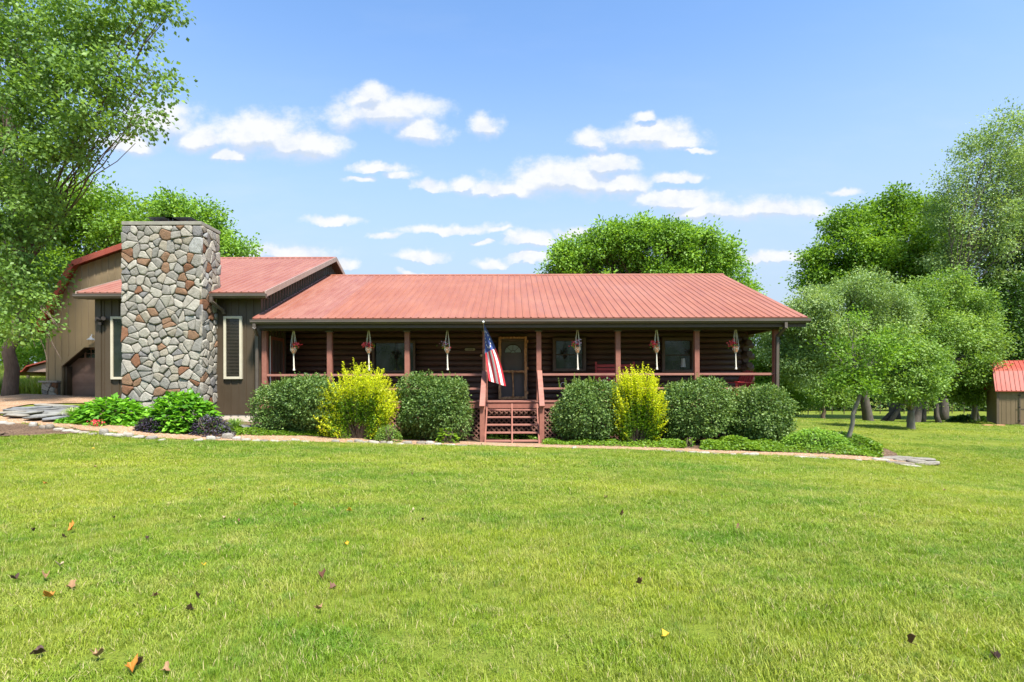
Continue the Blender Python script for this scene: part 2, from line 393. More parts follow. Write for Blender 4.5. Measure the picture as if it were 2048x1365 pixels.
M_ball = mat('pale_ball', base=(.7,.62,.45), rough=.4)
M_grey = mat('grey_plastic', base=(.42,.45,.48), rough=.4)
M_sign = weathered('sign_plaque', (.24,.23,.16), (.36,.34,.25), nscale=20, rough=.7)
M_bark = weathered('bark_brown', (.075,.050,.036), (.17,.125,.095), scale=(3,3,.6), nscale=6, rough=.95, bst=1.)
M_barkd = weathered('bark_dark_grey', (.045,.038,.030), (.12,.10,.082), scale=(3,3,.7), nscale=5, rough=.95, bst=1.)
M_barkg = weathered('bark_grey', (.12,.105,.085), (.27,.24,.20), scale=(3,3,.7), nscale=5, rough=.95, bst=1.)
M_shed = weathered('shed_siding', (.165,.115,.062), (.21,.15,.085), scale=(1,1,.2), nscale=5, rough=.8, bst=.1)
M_shedt = weathered('shed_trim', (.10,.075,.05), (.14,.10,.07), nscale=5, rough=.8, bst=.1)
M_wood = weathered('grey_ramp_wood', (.22,.15,.10), (.33,.24,.17), scale=(6,.5,1), nscale=4, rough=.9, bst=.3)
M_brick = weathered('red_brick', (.35,.12,.07), (.5,.25,.15), nscale=12, rough=.9, bst=.3)
M_pinks = weathered('carport_siding', (.33,.22,.17), (.42,.29,.23), scale=(1,1,9), nscale=3, rough=.8, bst=.2)

L_maple = leafmat('maple_leaves', ((.075,.150,.036),(.145,.255,.050),(.25,.39,.080)), .38)
L_bright = leafmat('bright_tree_leaves', ((0.077,0.161,0.020),(0.154,0.287,0.028),(0.280,0.434,0.049)), .38)
L_green = leafmat('green_tree_leaves', ((.080,.175,.028),(.19,.345,.042),(.34,.52,.075)), .36)
L_dark = leafmat('dark_tree_leaves', ((0.028,0.077,0.017),(0.063,0.140,0.022),(0.140,0.252,0.031)), .28)
L_silver = leafmat('silver_willow_leaves', ((.120,.205,.070),(.225,.335,.11),(.42,.52,.24)), .35)
L_mid = leafmat('mid_tree_leaves', ((.090,.180,.034),(.175,.295,.052),(.33,.46,.11)), .35)
L_bush = leafmat('euonymus_leaves', ((.042,.095,.022),(.105,.185,.038),(.26,.36,.10)), .26, big=.3)
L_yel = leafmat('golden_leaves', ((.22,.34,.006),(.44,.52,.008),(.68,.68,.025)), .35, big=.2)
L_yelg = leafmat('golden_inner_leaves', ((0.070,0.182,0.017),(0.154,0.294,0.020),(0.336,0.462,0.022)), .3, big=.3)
L_hyd = leafmat('hydrangea_leaves', ((0.056,0.168,0.017),(0.119,0.308,0.022),(0.238,0.504,0.039)), .3, rough=.4)
L_cover = leafmat('ground_cover_leaves', ((.060,.130,.008),(.115,.220,.010),(.215,.330,.024)), .3)
L_purple = leafmat('purple_leaves', ((0.022,0.016,0.032),(0.050,0.038,0.065),(0.100,0.090,0.115)), .15)
L_var = leafmat('variegated_leaves', ((0.168,0.238,0.056),(0.420,0.504,0.196),(0.700,0.770,0.420)), .25)
L_far = leafmat('woodland_leaves', ((0.042,0.098,0.022),(0.091,0.175,0.031),(0.182,0.280,0.049)), .25, bigscale=.12, big=1.)

# ------------------------------------------------------------ leaf clouds
def unit(a): return a / np.maximum(np.linalg.norm(a, axis=1, keepdims=True), 1e-6)
def leaves_mesh(name, pos_, dirs, nrm, size, wid, mat_, parent=None, off=None, rnd=None, fold=.12):
    N = len(pos_); dirs = unit(dirs); side = unit(np.cross(dirs, nrm)); nn = np.cross(side, dirs)
    size = np.asarray(size).reshape(-1, 1)
    V = np.empty((N, 4, 3)); mid = pos_ + dirs*size*.45
    V[:,0] = pos_; V[:,1] = mid + side*size*wid + nn*size*fold; V[:,2] = pos_ + dirs*size - nn*size*fold*.6; V[:,3] = mid - side*size*wid + nn*size*fold
    b = np.arange(N)[:,None]*4
    T = np.concatenate([b+np.array([[0,2,1]]), b+np.array([[0,3,2]])], axis=1).reshape(-1, 3)
    if rnd is None: rnd = R.random(N)
    return np_mesh(name, V.reshape(-1,3), T, mat_, parent, off, np.repeat(rnd, 4))
def ell_points(lobes, n, shell=.55):
    L = np.array([l[:6] for l in lobes], float); wt = np.array([(l[6] if len(l) > 6 else 1) for l in lobes]) * (L[:,3]*L[:,4]*L[:,5])**.75
    k = R.choice(len(L), n, p=wt/wt.sum())
    d = unit(R.normal(size=(n,3))); r = (shell + (1-shell)*R.random(n)**.6)[:,None]
    return L[k,:3] + d*L[k,3:6]*r, unit(d/ L[k,3:6]), k
def cluster_leaves(cen, out, per, crad, leaf, flat=.7, droop=.0, upw=.5, spread=.25):
    n = len(cen)*per
    c = np.repeat(cen, per, 0); o = np.repeat(out, per, 0)
    off = R.normal(size=(n,3))*crad*.5; off[:,2] *= flat
    p = c + off
    dirs = unit(unit(off + 1e-4)*.7 + o*.4 + R.normal(size=(n,3))*.45 + np.array([0,0,-droop]))
    nrm = unit(np.array([0,0,upw]) + o*.35 + R.normal(size=(n,3))*.5)
    s = leaf*(.65 + .7*R.random(n))
    rc = np.repeat(R.random(len(cen)), per)
    rnd = np.clip(.45*rc + .55*R.random(n), 0, 1)
    return p, dirs, nrm, s, rnd
def px_lobes(ls):
    out = []
    for l in ls:
        px, py, rx, ry, d = l[:5]; c = P(px, py, d); k = d/F
        out.append((c.x, c.y, c.z, rx*k, (rx+ry)/2*k*.9, ry*k, l[5] if len(l) > 5 else 1))
    return out
def curve(a, b, n=5, sag=0., jit=.1):
    a = Vector(a); b = Vector(b); L = (b-a).length; pts = []
    for i in range(n+1):
        t = i/n; p = a.lerp(b, t); k = math.sin(math.pi*t)
        p += Vector((R.normal()*jit*L*.12*k, R.normal()*jit*L*.12*k, sag*L*k)); pts.append(p)
    return pts
def tree(name, label, cat, base, lobes, leafm, barkm, ncl, per, crad, leaf, tr=.25, fork=None, shell=.5, flat=.7, upw=.5, droop=.1, group=None, wid=.32, trunks=None, twig=.35, lean=None, nsub=28, subr=.23, limb=.3):
    root = empty(name, base, label, cat, group)
    sub = []; own = []
    for li, l in enumerate(lobes):
        wt = l[6] if len(l) > 6 else 1
        for _ in range(nsub):
            dv = unit(R.normal(size=(1,3)))[0]; q = .25+.78*R.random()**.6; sr = subr*(.75+.5*R.random())
            sub.append((l[0]+dv[0]*l[3]*q, l[1]+dv[1]*l[4]*q, l[2]+dv[2]*l[5]*q, (l[3]*.6+l[5]*.4)*sr, (l[4]*.6+l[5]*.4)*sr, l[5]*sr*.9, wt)); own.append(li)
    cen, out, ks = ell_points(sub, ncl, shell); k = np.array(own)[ks]; subv = R.random(len(sub))[ks]
    p, dr, nr, s, rn = cluster_leaves(cen, out, per, crad*.85, leaf, flat, droop, upw)
    rn = .62*rn+.38*np.repeat(subv, per)
    leaves_mesh('crown', p, dr, nr, s, wid, leafm, root, rnd=rn)
    mb = MB(); L = np.array([l[:6] for l in lobes]); cc = L[:,:3].mean(0); zlow = L[:,2].min()
    B = Vector(base) + Vector((0,0,-.25))
    fk = Vector(fork) if fork else Vector((base[0]*.75+cc[0]*.25, base[1]*.75+cc[1]*.25, base[2]+(zlow-base[2])*.75))
    tk = [B, B.lerp(fk, .12)] + curve(B.lerp(fk, .12), fk, 5, 0, .22)[1:]
    rs = [tr*1.3, tr*1.08] + [tr*(1.05-.3*i/5) for i in range(1, 6)]
    mb.tube(tk, rs, 10)
    for tx in (trunks or []):
        q = Vector(tx); mb.tube(curve(q+Vector((0,0,-.2)), fk.lerp(Vector(cc), .3), 5, 0, .12), [tr*.75, tr*.62, tr*.52, tr*.45, tr*.38, tr*.25], 8)
    for li in range(len(L)):
        e = Vector(L[li,:3]); pt = curve(fk, e, 8, .05, .12); r0 = tr*limb
        mb.tube(pt, [r0*(1-.75*i/8) for i in range(9)], 6)
        idx = np.where(k == li)[0]; idx = idx[:max(2, int(len(idx)*twig))]
        for j in idx:
            c = Vector(cen[j]); st = pt[int(R.integers(3, 9))]
            mb.tube(curve(st, c, 3, .04, .2), [r0*.22, r0*.16, r0*.10, r0*.05], 4, cap=False)
    mb.build('trunk', barkm, root, smooth=True)
    return root

# ------------------------------------------------------------ the ground and what lies on it
def grid_sheet(name, xs, ys, mat_, dz=0):
    X, Y = np.meshgrid(xs, ys); Z = gz(X, Y) + dz
    V = np.stack([X, Y, Z], -1).reshape(-1, 3); nx = len(xs); ny = len(ys)
    i, j = np.meshgrid(np.arange(nx-1), np.arange(ny-1)); b = (j*nx+i).ravel()[:,None]
    return np_mesh(name, V, b + np.array([[0,1,nx+1,nx]]), mat_, quads=True, smooth=True)
xs = np.concatenate([[-1500,-700,-350,-180,-110,-80,-70], np.arange(-60,-24,2), np.arange(-24,24,.4), np.arange(24,60,1.5), np.arange(60,91,5), [110,180,350,700,1500]])
ys = np.concatenate([[-900,-300,-100,-60], np.arange(-40,0,4), np.arange(0,26,.4), np.arange(26,60,1.2), np.arange(60,126,5), [160,240,400,800,1500]])
tag(grid_sheet('lawn', xs, ys, M_lawn), 'open mown lawn sloping gently down to the right', 'lawn', kind='structure')

def densify(pl, n):
    a = np.array(pl, float); s = np.concatenate([[0], np.cumsum(np.hypot(*(a[1:]-a[:-1])[:, :2].T))]); t = np.linspace(0, s[-1], n)
    return np.stack([np.interp(t, s, a[:,i]) for i in range(a.shape[1])], 1)
def line_from_px(pl):
    return np.array([tuple(G(*p))[:2] for p in pl])
def strip(name, A, B, mat_, dz, n=160, m=7, jit=.0):
    """sheet between two world polylines (x,y)"""
    A = densify(A, n); B = densify(B, n)
    if jit: A += R.normal(size=A.shape)*jit; B += R.normal(size=B.shape)*jit
    t = np.linspace(0, 1, m)[:,None,None]; XY = A[None]*(1-t) + B[None]*t
    Z = gz(XY[...,0], XY[...,1]) + dz
    V = np.concatenate([XY, Z[...,None]], -1).reshape(-1,3)
    i, j = np.meshgrid(np.arange(n-1), np.arange(m-1)); b = (j*n+i).ravel()[:,None]
    return np_mesh(name, V, b + np.array([[0,1,n+1,n]]), mat_, quads=True, smooth=True)
PX_BACK = [(-300,820),(0,829),(50,835),(100,842),(160,844),(250,850),(330,858),(400,865),(450,868),(500,869),(600,872),(700,876),(800,879),(900,883),(960,886),(1090,889),(1200,893),(1330,898),(1400,901),(1500,905),(1600,909),(1700,914),(1770,918),(1800,922)]
PX_FRONT = [(-300,838),(0,844),(60,847),(110,853),(170,860),(250,867),(300,874),(360,879),(430,881),(500,882),(600,884),(700,887),(800,890),(900,892),(960,893),(1090,897),(1200,900),(1330,905),(1400,908),(1500,912),(1600,917),(1700,922),(1770,927),(1835,932)]
LB = line_from_px(PX_BACK); LF = line_from_px(PX_FRONT)
tag(strip('gravel_path', LF, LB, M_gravel, .022, 220, 7, .012), 'narrow pea gravel path between lawn and planting bed', 'path', kind='structure')
drive_f = np.array([tuple(G(*p))[:2] for p in [(-900,850),(-300,832),(0,828),(14,816),(60,808),(130,806),(200,806)]])
drive_b = np.array([(-60,24.6),(-40,24.6),(-30,24.6),(-24,24.5),(-20.9,24.4),(-16,24.4),(-12,24.4)])
tag(strip('gravel_driveway', drive_f, drive_b, M_gravel, .034, 120, 30), 'tan gravel driveway apron before the barn garage', 'driveway', kind='structure')
mf = line_from_px([(-500,884),(0,872),(60,872),(110,869),(160,866),(186,863)]); mb_ = line_from_px([(-500,850),(0,845),(60,848),(110,854),(160,860),(186,862)])
tag(strip('mulch_bed', mf, mb_, M_mulch, .03, 60, 8, .03), 'bark mulch bed in the lawn corner', 'mulch bed', kind='structure')
bl = LB[4:]; hb = np.array([(x, 17.4) for x in np.linspace(-13.0, 8.6, 20)] + [(10.4, 15.9), (10.2, 14.6)])
tag(strip('planting_bed', bl, hb, M_mulch, .016, 160, 14), 'dark mulched planting bed along the house front', 'planting bed', kind='structure')

# ---- grass
def inside_poly(pts, poly):
    x, y = pts[:,0], pts[:,1]; c = np.zeros(len(x), bool); n = len(poly)
    for i in range(n):
        x1, y1 = poly[i]; x2, y2 = poly[(i+1) % n]
        m = ((y1 > y) != (y2 > y)); xi = x1 + (y-y1)*(x2-x1)/((y2-y1) if y2 != y1 else 1e-9)
        c ^= m & (x < xi)
    return c
nolawn = [np.concatenate([LF, hb[::-1][:2]+[0,.1], np.array([(8.6,17.4),(8.6,30),(-30,30),(-60,24.6)]), drive_f[:2]]),
          np.concatenate([mf, mb_[::-1]])]
def tuft(name, nb, rr, h, wd, seed):
    r = np.random.default_rng(seed); a = r.random(nb)*6.283; q = rr*np.sqrt(r.random(nb)); bx = q*np.cos(a); by = q*np.sin(a)
    hh = h*(.55+.6*r.random(nb)); la = r.random(nb)*6.283; lean = hh*(.15+.75*r.random(nb)); wdt = wd*(.7+.6*r.random(nb))
    dx, dy = np.cos(la), np.sin(la); sx, sy = -dy, dx
    V = np.empty((nb,5,3))
    V[:,0] = np.stack([bx-sx*wdt/2, by-sy*wdt/2, -.01+0*bx],1); V[:,1] = np.stack([bx+sx*wdt/2, by+sy*wdt/2, -.01+0*bx],1)
    V[:,2] = np.stack([bx+dx*lean*.35-sx*wdt*.4, by+dy*lean*.35-sy*wdt*.4, hh*.6],1); V[:,3] = np.stack([bx+dx*lean*.35+sx*wdt*.4, by+dy*lean*.35+sy*wdt*.4, hh*.6],1)
    V[:,4] = np.stack([bx+dx*lean, by+dy*lean, hh*.95],1)
    b = np.arange(nb)[:,None]*5
    T = np.concatenate([b+np.array([[0,1,3]]), b+np.array([[0,3,2]]), b+np.array([[2,3,4]])],1).reshape(-1,3)
    me = bpy.data.meshes.new(name); me.from_pydata(V.reshape(-1,3).tolist(), [], T.tolist()); me.update()
    at = me.attributes.new('rnd','FLOAT','POINT'); at.data.foreach_set('value', np.repeat(r.random(nb),5).astype(np.float32))
    me.materials.append(M_grass); return bpy.data.objects.new(name, me)
tcol = bpy.data.collections.new('tufts')
for i in range(6): tcol.objects.link(tuft('grass_tuft', 62, .085, .048+.008*(i%3), .0036, 100+i))
def scatter_pts(n, y0, y1, side=1.06, pad=2.2, xmin=-1e9):
    y = y0+(y1-y0)*R.random(n); u = (R.random(n)*2-1); x = u*(y*side+pad); keep = R.random(n) < (y*side+pad)/(y1*side+pad)
    p = np.stack([x, y],1)[keep]; p = p[p[:,0] > xmin]
    for po in nolawn: p = p[~inside_poly(p, po)]
    return p
def gn_scatter(name, pts, scl, col_, label, cat, seed=1, tilt=.12, zscl=None):
    z = gz(pts[:,0], pts[:,1]); V = np.column_stack([pts, z]); me = bpy.data.meshes.new(name); me.vertices.add(len(V)); me.vertices.foreach_set('co', V.astype(np.float32).ravel())
    r = np.random.default_rng(seed)
    at = me.attributes.new('rot','FLOAT_VECTOR','POINT'); rot = np.column_stack([r.normal(size=len(V))*tilt, r.normal(size=len(V))*tilt, r.random(len(V))*6.283]); at.data.foreach_set('vector', rot.astype(np.float32).ravel())
    at = me.attributes.new('scl','FLOAT_VECTOR','POINT'); zs = scl if zscl is None else zscl; at.data.foreach_set('vector', np.column_stack([scl,scl,zs]).astype(np.float32).ravel())
    o = bpy.data.objects.new(name, me); COL.objects.link(o)
    ng = bpy.data.node_groups.new(name, 'GeometryNodeTree'); ng.interface.new_socket('Geometry', in_out='INPUT', socket_type='NodeSocketGeometry'); ng.interface.new_socket('Geometry', in_out='OUTPUT', socket_type='NodeSocketGeometry')
    n = ng.nodes; l = ng.links; gi = n.new('NodeGroupInput'); go = n.new('NodeGroupOutput'); ip = n.new('GeometryNodeInstanceOnPoints'); ci = n.new('GeometryNodeCollectionInfo')
    ci.inputs['Collection'].default_value = col_; ci.inputs['Separate Children'].default_value = True; ci.inputs['Reset Children'].default_value = True
    ip.inputs['Pick Instance'].default_value = True
    ra = n.new('GeometryNodeInputNamedAttribute'); ra.data_type = 'FLOAT_VECTOR'; ra.inputs[0].default_value = 'rot'
    sa = n.new('GeometryNodeInputNamedAttribute'); sa.data_type = 'FLOAT_VECTOR'; sa.inputs[0].default_value = 'scl'
    l.new(gi.outputs[0], ip.inputs['Points']); l.new(ci.outputs[0], ip.inputs['Instance']); l.new(ra.outputs[0], ip.inputs['Rotation']); l.new(sa.outputs[0], ip.inputs['Scale']); l.new(ip.outputs[0], go.inputs[0])
    md = o.modifiers.new('scatter', 'NODES'); md.node_group = ng
    return tag(o, label, cat, kind='stuff')
pA = scatter_pts(17500, 1.6, 5.5); pB = scatter_pts(24000, 5.5, 10); pC = scatter_pts(23000, 10, 17); pD = scatter_pts(16000, 17, 42, xmin=8.3)
gp = np.concatenate([pA, pB, pC, pD])
gs = np.concatenate([.75+.4*R.random(len(pA)), .95+.5*R.random(len(pB)), 1.2+.6*R.random(len(pC)), 1.5+.9*R.random(len(pD))])
pn = lambda q, k: np.sin(q[:,0]*k+2*np.sin(q[:,1]*k*.7))*np.sin(q[:,1]*k*1.3+1.5*np.sin(q[:,0]*k*.6+1))
gs = gs*(1+.22*pn(gp, .9)+.22*pn(gp, 3.1)+.15*pn(gp+7, 8.))
gn_scatter('grass', gp, gs, tcol, 'short mown green lawn grass with paler dry patches', 'grass', zscl=.95*gs**.25*(.8+.25*pn(gp, 1.7)+.15*pn(gp+3, 6.)))

# ------------------------------------------------------------ the house
WD = 19.2; PD = 17.2                                     # wall plane, porch post plane
FLZ = .99
XL, XR = -7.9, 8.2
house = empty('log_house', (0, 19, 0), 'long brown log house with salmon metal roof, full front porch and stone chimney wing', 'house')

# roofs ------------------------------------------------
def ribbed_roof(name, x0, x1, ye, ze, yr, zr, mats, parent, pitch=.2286, old=None, over=.02, th=.05):
    """one plane, eave (ye,ze) to ridge (yr,zr); ribs run up the slope"""
    mb = MB(); n = Vector((0, -(zr-ze), yr-ye)); n = n.normalized() if n.z > 0 else -n.normalized()
    a = lambda x, e, h: Vector((x, ye if e else yr, ze if e else zr)) + n*h
    cuts = [x0, old, x1] if old else [x0, x1]
    for i in range(len(cuts)-1):
        u, v = cuts[i], cuts[i+1]; mi = 1 if (old and i == 0) else 0
        mb.hexa([a(u,1,-th), a(v,1,-th), a(v,0,-th), a(u,0,-th), a(u,1,0), a(v,1,0), a(v,0,0), a(u,0,0)], mi)
    k = int((x1-x0)/pitch)
    for i in range(k+1):
        x = x0 + .02 + i*pitch
        if x > x1-.03: break
        mi = 1 if (old and x < old) else 0; w1, w2, h = .030, .014, .022
        mb.hexa([a(x-w1,1,.001), a(x+w1,1,.001), a(x+w1,0,.001), a(x-w1,0,.001), a(x-w2,1,h), a(x+w2,1,h), a(x+w2,0,h), a(x-w2,0,h)], mi)
    return mb.build(name, mats, parent)
EY, EZ, RY, RZ = 16.72, 3.54, 23.46, 6.19               # main roof
mrf = ribbed_roof('roof', XL+.005, 9.0, EY, EZ, RY, RZ, [M_roof, M_roofold], house, old=-5.75)
m = MB(); s = (RZ-EZ)/(RY-EY)
ry2, rz2 = RY+6.7, RZ-6.7*s
m.hexa([(XL,RY,RZ-.05),(9,RY,RZ-.05),(9,ry2,rz2-.05),(XL,ry2,rz2-.05),(XL,RY,RZ),(9,RY,RZ),(9,ry2,rz2),(XL,ry2,rz2)])
m.build('roof', M_roof, house)
m = MB(); m.prism([(XL-.0,RY-.16,RZ-.045),(XL,RY,RZ+.035),(XL,RY+.16,RZ-.045),(XL,RY+.15,RZ-.07),(XL,RY,RZ+.01),(XL,RY-.15,RZ-.07)][::-1], (9.02-XL,0,0))
m.build('ridge_cap', M_roof, house)
m = MB()                                                 # right rake trim, soffit, gable end
m.hexa([(8.96,EY-.01,EZ-.15),(9.0,EY-.01,EZ-.15),(9.0,RY,RZ-.15),(8.96,RY,RZ-.15),(8.96,EY-.01,EZ-.055),(9.0,EY-.01,EZ-.055),(9.0,RY,RZ-.055),(8.96,RY,RZ-.055)])
m.hexa([(8.96,RY,RZ-.15),(9.0,RY,RZ-.15),(9.0,ry2,rz2-.15),(8.96,ry2,rz2-.15),(8.96,RY,RZ-.055),(9.0,RY,RZ-.055),(9.0,ry2,rz2-.055),(8.96,ry2,rz2-.055)])
m.build('rake_board', M_stain, house)
m = MB(); m.box(XL+.01, 8.95, EY+.04, WD-.02, 3.33, 3.36)
m.build('porch_ceiling', M_dark, house)
m = MB(); m.prism([(8.22,PD,3.30),(8.22,RY,RZ-.30),(8.22,ry2-.6,3.30)], (.10,0,0)); m.box(8.2,8.3,WD+.1,ry2-.6,.2,3.3)
m.build('gable_wall', M_log, house)
m = MB(); m.box(XL+.1, 8.2, ry2-.7, ry2-.6, .2, 3.6); m.build('back_wall', M_log, house)
def gutter(x0, x1, y, z, name='gutter'):
    m = MB(); prof = [(0,0),(-.075,0),(-.125,.06),(-.125,.125),(-.10,.125),(-.10,.13),(0,.13)]
    m.prism([(x0, y+a, z+b) for a, b in prof], (x1-x0,0,0)); m.box(x0-.006,x1+.006,y-.132,y-.118,z+.118,z+.135)
    return m.build(name, M_gutter, house)
gutter(-7.92, 9.04, EY+.02, EZ-.185)
m = MB(); m.box(-7.85,8.95,EY+.021,EY+.06,EZ-.30,EZ-.056); m.build('fascia_board', M_dark, house)
def downspout(pts, name='downspout'):
    m = MB()
    for a, b in zip(pts[:-1], pts[1:]):
        a = Vector(a); b = Vector(b); d = (b-a).normalized()*.03; m.beam(a-d, b+d, .085, .065, up=(0,1,.01))
    return m.build(name, M_gutter, house)
downspout([(-7.80,16.66,3.34),(-7.80,16.66,3.24),(-7.92,17.10,3.06),(-7.92,17.10,.22)])
downspout([(8.30,16.66,3.34),(8.30,16.66,3.22),(8.22,17.02,2.98),(8.22,17.06,-.2)])

# log walls ---------------------------------------------
m = MB(); r = .105; k = 0; z = FLZ+.09
openings = [(-4.86,-3.36,1.95,2.98),(-.48,.55,FLZ,3.12),(1.42,2.58,1.95,3.13),(5.22,6.36,1.9,3.13)]
while z < 3.36:
    segs = [(XL-.02, 8.30 if k % 2 else 8.02)]
    for (a, b, c, d) in openings:
        if c-.05 < z < d+.05:
            ns = []
            for (u, v) in segs:
                if b <= u or a >= v: ns.append((u, v))
                else:
                    if a > u: ns.append((u, a))
                    if b < v: ns.append((b, v))
            segs = ns
    for (u, v) in segs:
        nn = max(2, int((v-u)/.8)); pts = [(u+(v-u)*i/nn, WD+.10+R.normal()*.004, z+R.normal()*.004) for i in range(nn+1)]
        m.tube(pts, [r+R.normal()*.003 for _ in pts], 14)
    if k % 2: m.tube([(8.0, WD+.10, z),(8.47+R.normal()*.015, WD+.10, z)], [r*1.06, r*1.03], 14)
    k += 1; z += .197
wl = m.build('log_wall', M_log, house, smooth=False)
for p_ in wl.data.polygons: p_.use_smooth = len(p_.vertices) == 4
m = MB(); k = 0; z = FLZ+.0
while z < 3.36:
    if k % 2 == 0: m.tube([(8.24, WD-.14+R.normal()*.01, z+.09-.0985+.0),(8.24, WD+4, z+.09-.0985)], r, 14)
    else: m.tube([(8.18, WD+.02, z+.09-.0985),(8.18, WD+4, z+.09-.0985)], r, 14)
    k += 1; z += .197
wl = m.build('corner_logs', M_log, house)
for p_ in wl.data.polygons: p_.use_smooth = len(p_.vertices) == 4
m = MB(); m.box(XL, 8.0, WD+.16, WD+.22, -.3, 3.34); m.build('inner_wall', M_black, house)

# windows and door --------------------------------------
def window(x0, x1, z0, z1, y, fm, fw=.09, rail=True, depth=.1, parent=house, blind=None, face='y', name='window'):
    f = MB(); Y0 = y-depth
    f.box(x0, x0+fw, Y0, y+.06, z0, z1); f.box(x1-fw, x1, Y0, y+.06, z0, z1)
    f.box(x0+fw, x1-fw, Y0, y+.06, z1-fw, z1); f.box(x0+fw, x1-fw, Y0-.01, y+.06, z0, z0+fw)
    o = f.build(name, fm, parent, bevel=.006)
    g_ = MB(); g_.box(x0+fw, x1-fw, y-.02, y+.0, z0+fw, z1-fw); g_.build('pane', M_glass, o)
    if rail:
        zz = z0+fw+(z1-z0-2*fw)*rail
        q = MB(); q.box(x0+fw, x1-fw, y-.045, y-.021, zz-.018, zz+.018); q.box(x0+fw, x0+fw+.03, y-.045, y-.021, z0+fw, z1-fw)
        q.box(x1-fw-.03, x1-fw, y-.045, y-.021, z0+fw, z1-fw); q.build('sash', M_dark, o)
    if blind:
        q = MB(); zz = z0+fw+.02
        while zz < z1-fw: q.hexa([(x0+fw+.01,y-.045,zz),(x1-fw-.01,y-.045,zz),(x1-fw-.01,y-.022,zz+.012),(x0+fw+.01,y-.022,zz+.012),(x0+fw+.01,y-.045,zz+.004),(x1-fw-.01,y-.045,zz+.004),(x1-fw-.01,y-.022,zz+.016),(x0+fw+.01,y-.022,zz+.016)]); zz += .045
        q.build('blind', M_blind, o)
    return o
window(1.42, 2.58, 1.96, 3.13, WD+.06, M_winf, .10, .5, .16)
w2 = window(5.22, 6.36, 1.91, 3.13, WD+.06, M_winf, .10, .5, .16)
m = MB(); m.lathe((5.98, WD+.02, 2.1), [(.09,0),(.065,.30)], 14); m.build('curtain_shade', M_grey, w2)
window(-4.86, -3.36, 1.93, 3.05, WD+.06, M_winf, .08, 0, .16)
# front door with cedar screen door
door = MB(); dx0, dx1 = -.48, .55
for (a, b) in [(dx0, dx0+.10), (dx1-.10, dx1)]: door.box(a, b, WD-.10, WD+.14, FLZ, 3.12)
door.box(dx0+.10, dx1-.10, WD-.10, WD+.14, 3.0, 3.12)
door = door.build('front_door', M_winf, house)
m = MB(); m.box(-.38, .45, WD+.05, WD+.09, FLZ+.01, 3.0)
for (a, b, c, d) in [(-.28,-.02,1.95,2.52),(.08,.36,1.95,2.52),(-.28,-.02,1.15,1.8),(.08,.36,1.15,1.8)]:
    m.box(a, b, WD+.035, WD+.048, c, d); m.box(a+.035, b-.035, WD+.022, WD+.0345, c+.035, d-.035)
m.build('door_panel', M_door, door)
m = MB(); fx, fz, fr = .035, 2.62, .30
arc = [(fx+fr*math.cos(t), WD+.03, fz+fr*.95*math.sin(t)) for t in np.linspace(0, math.pi, 17)]
m.prism(arc, (0,.018,0)); m.build('fanlight', M_fan, door)
m = MB()
for t in np.linspace(0, math.pi, 5): m.beam((fx+.07*math.cos(t), WD+.024, fz+.07*math.sin(t)), (fx+fr*math.cos(t), WD+.024, fz+.95*fr*math.sin(t)), .014, .012, up=(0,1,0))
m.tube([(fx+.08*math.cos(t), WD+.024, fz+.08*math.sin(t)) for t in np.linspace(0, math.pi, 9)], .009, 6)
m.tube([(p[0], WD+.026, p[2]) for p in arc], .014, 6)
m.build('fanlight_bars', M_dark, door)
sd = MB(); sx0, sx1 = -.46, .52; sy = WD-.13
def wob(mb, x0, x1, z0, z1, ax):
    n = 10
    for i in range(n):
        a, b = i/n, (i+1)/n; j = R.normal()*.004
        if ax == 'z': mb.box(x0+j, x1+j, sy-.022+j*.3, sy+.022, z0+(z1-z0)*a, z0+(z1-z0)*b+.001)
        else: mb.box(x0+(x1-x0)*a, x0+(x1-x0)*b+.001, sy-.024+j*.3, sy+.02, z0+j, z1+j)
wob(sd, sx0, sx0+.09, 1.0, 3.17, 'z'); wob(sd, sx1-.09, sx1, 1.0, 3.17, 'z')
wob(sd, sx0+.09, sx1-.09, 3.10, 3.165, 'x'); wob(sd, sx0+.09, sx1-.09, 1.93, 2.0, 'x'); wob(sd, sx0+.09, sx1-.09, 1.0, 1.09, 'x')
sdo = sd.build('screen_door', M_cedar, house, bevel=.008)
m = MB(); m.tube([(.035+.01*math.sin(t*5), sy-.02, 1.06+.92*t) for t in np.linspace(0,1,9)], [.045,.034,.026,.024,.023,.024,.028,.036,.05], 8)
m.beam((-.04,sy-.028,1.97),(.11,sy-.028,1.97),.05,.05); m.beam((-.03,sy-.028,1.07),(.10,sy-.028,1.07),.05,.04)
m.build('branch_post', M_cedar, sdo, smooth=True)
for zz in (1.22, 2.07, 3.0): m = MB(); m.box(sx1-.005, sx1+.05, sy-.035, sy-.01, zz-.045, zz+.045); m.build('hinge', M_cedar, sdo)
# side entrance on the wing's end wall
so_ = MB(); X = XL
so_.box(X+.01, X+.06, 17.9, 18.0, 1.0, 3.1); so_.box(X+.01, X+.06, 18.85, 18.95, 1.0, 3.1); so_.box(X+.01, X+.06, 18.0, 18.85, 3.0, 3.1); so_.box(X+.01, X+.05, 18.0, 18.85, 1.0, 1.95)
so_ = so_.build('side_door', M_stain, house)
m = MB(); m.box(X+.02, X+.04, 18.0, 18.85, 1.95, 3.0); m.build('pane', M_door, so_)
m = MB(); m.tube([(X+.10, 17.75, 1.0), (X+.10, 17.75, 3.1)], .018, 8); m.build('white_conduit', M_white, house)

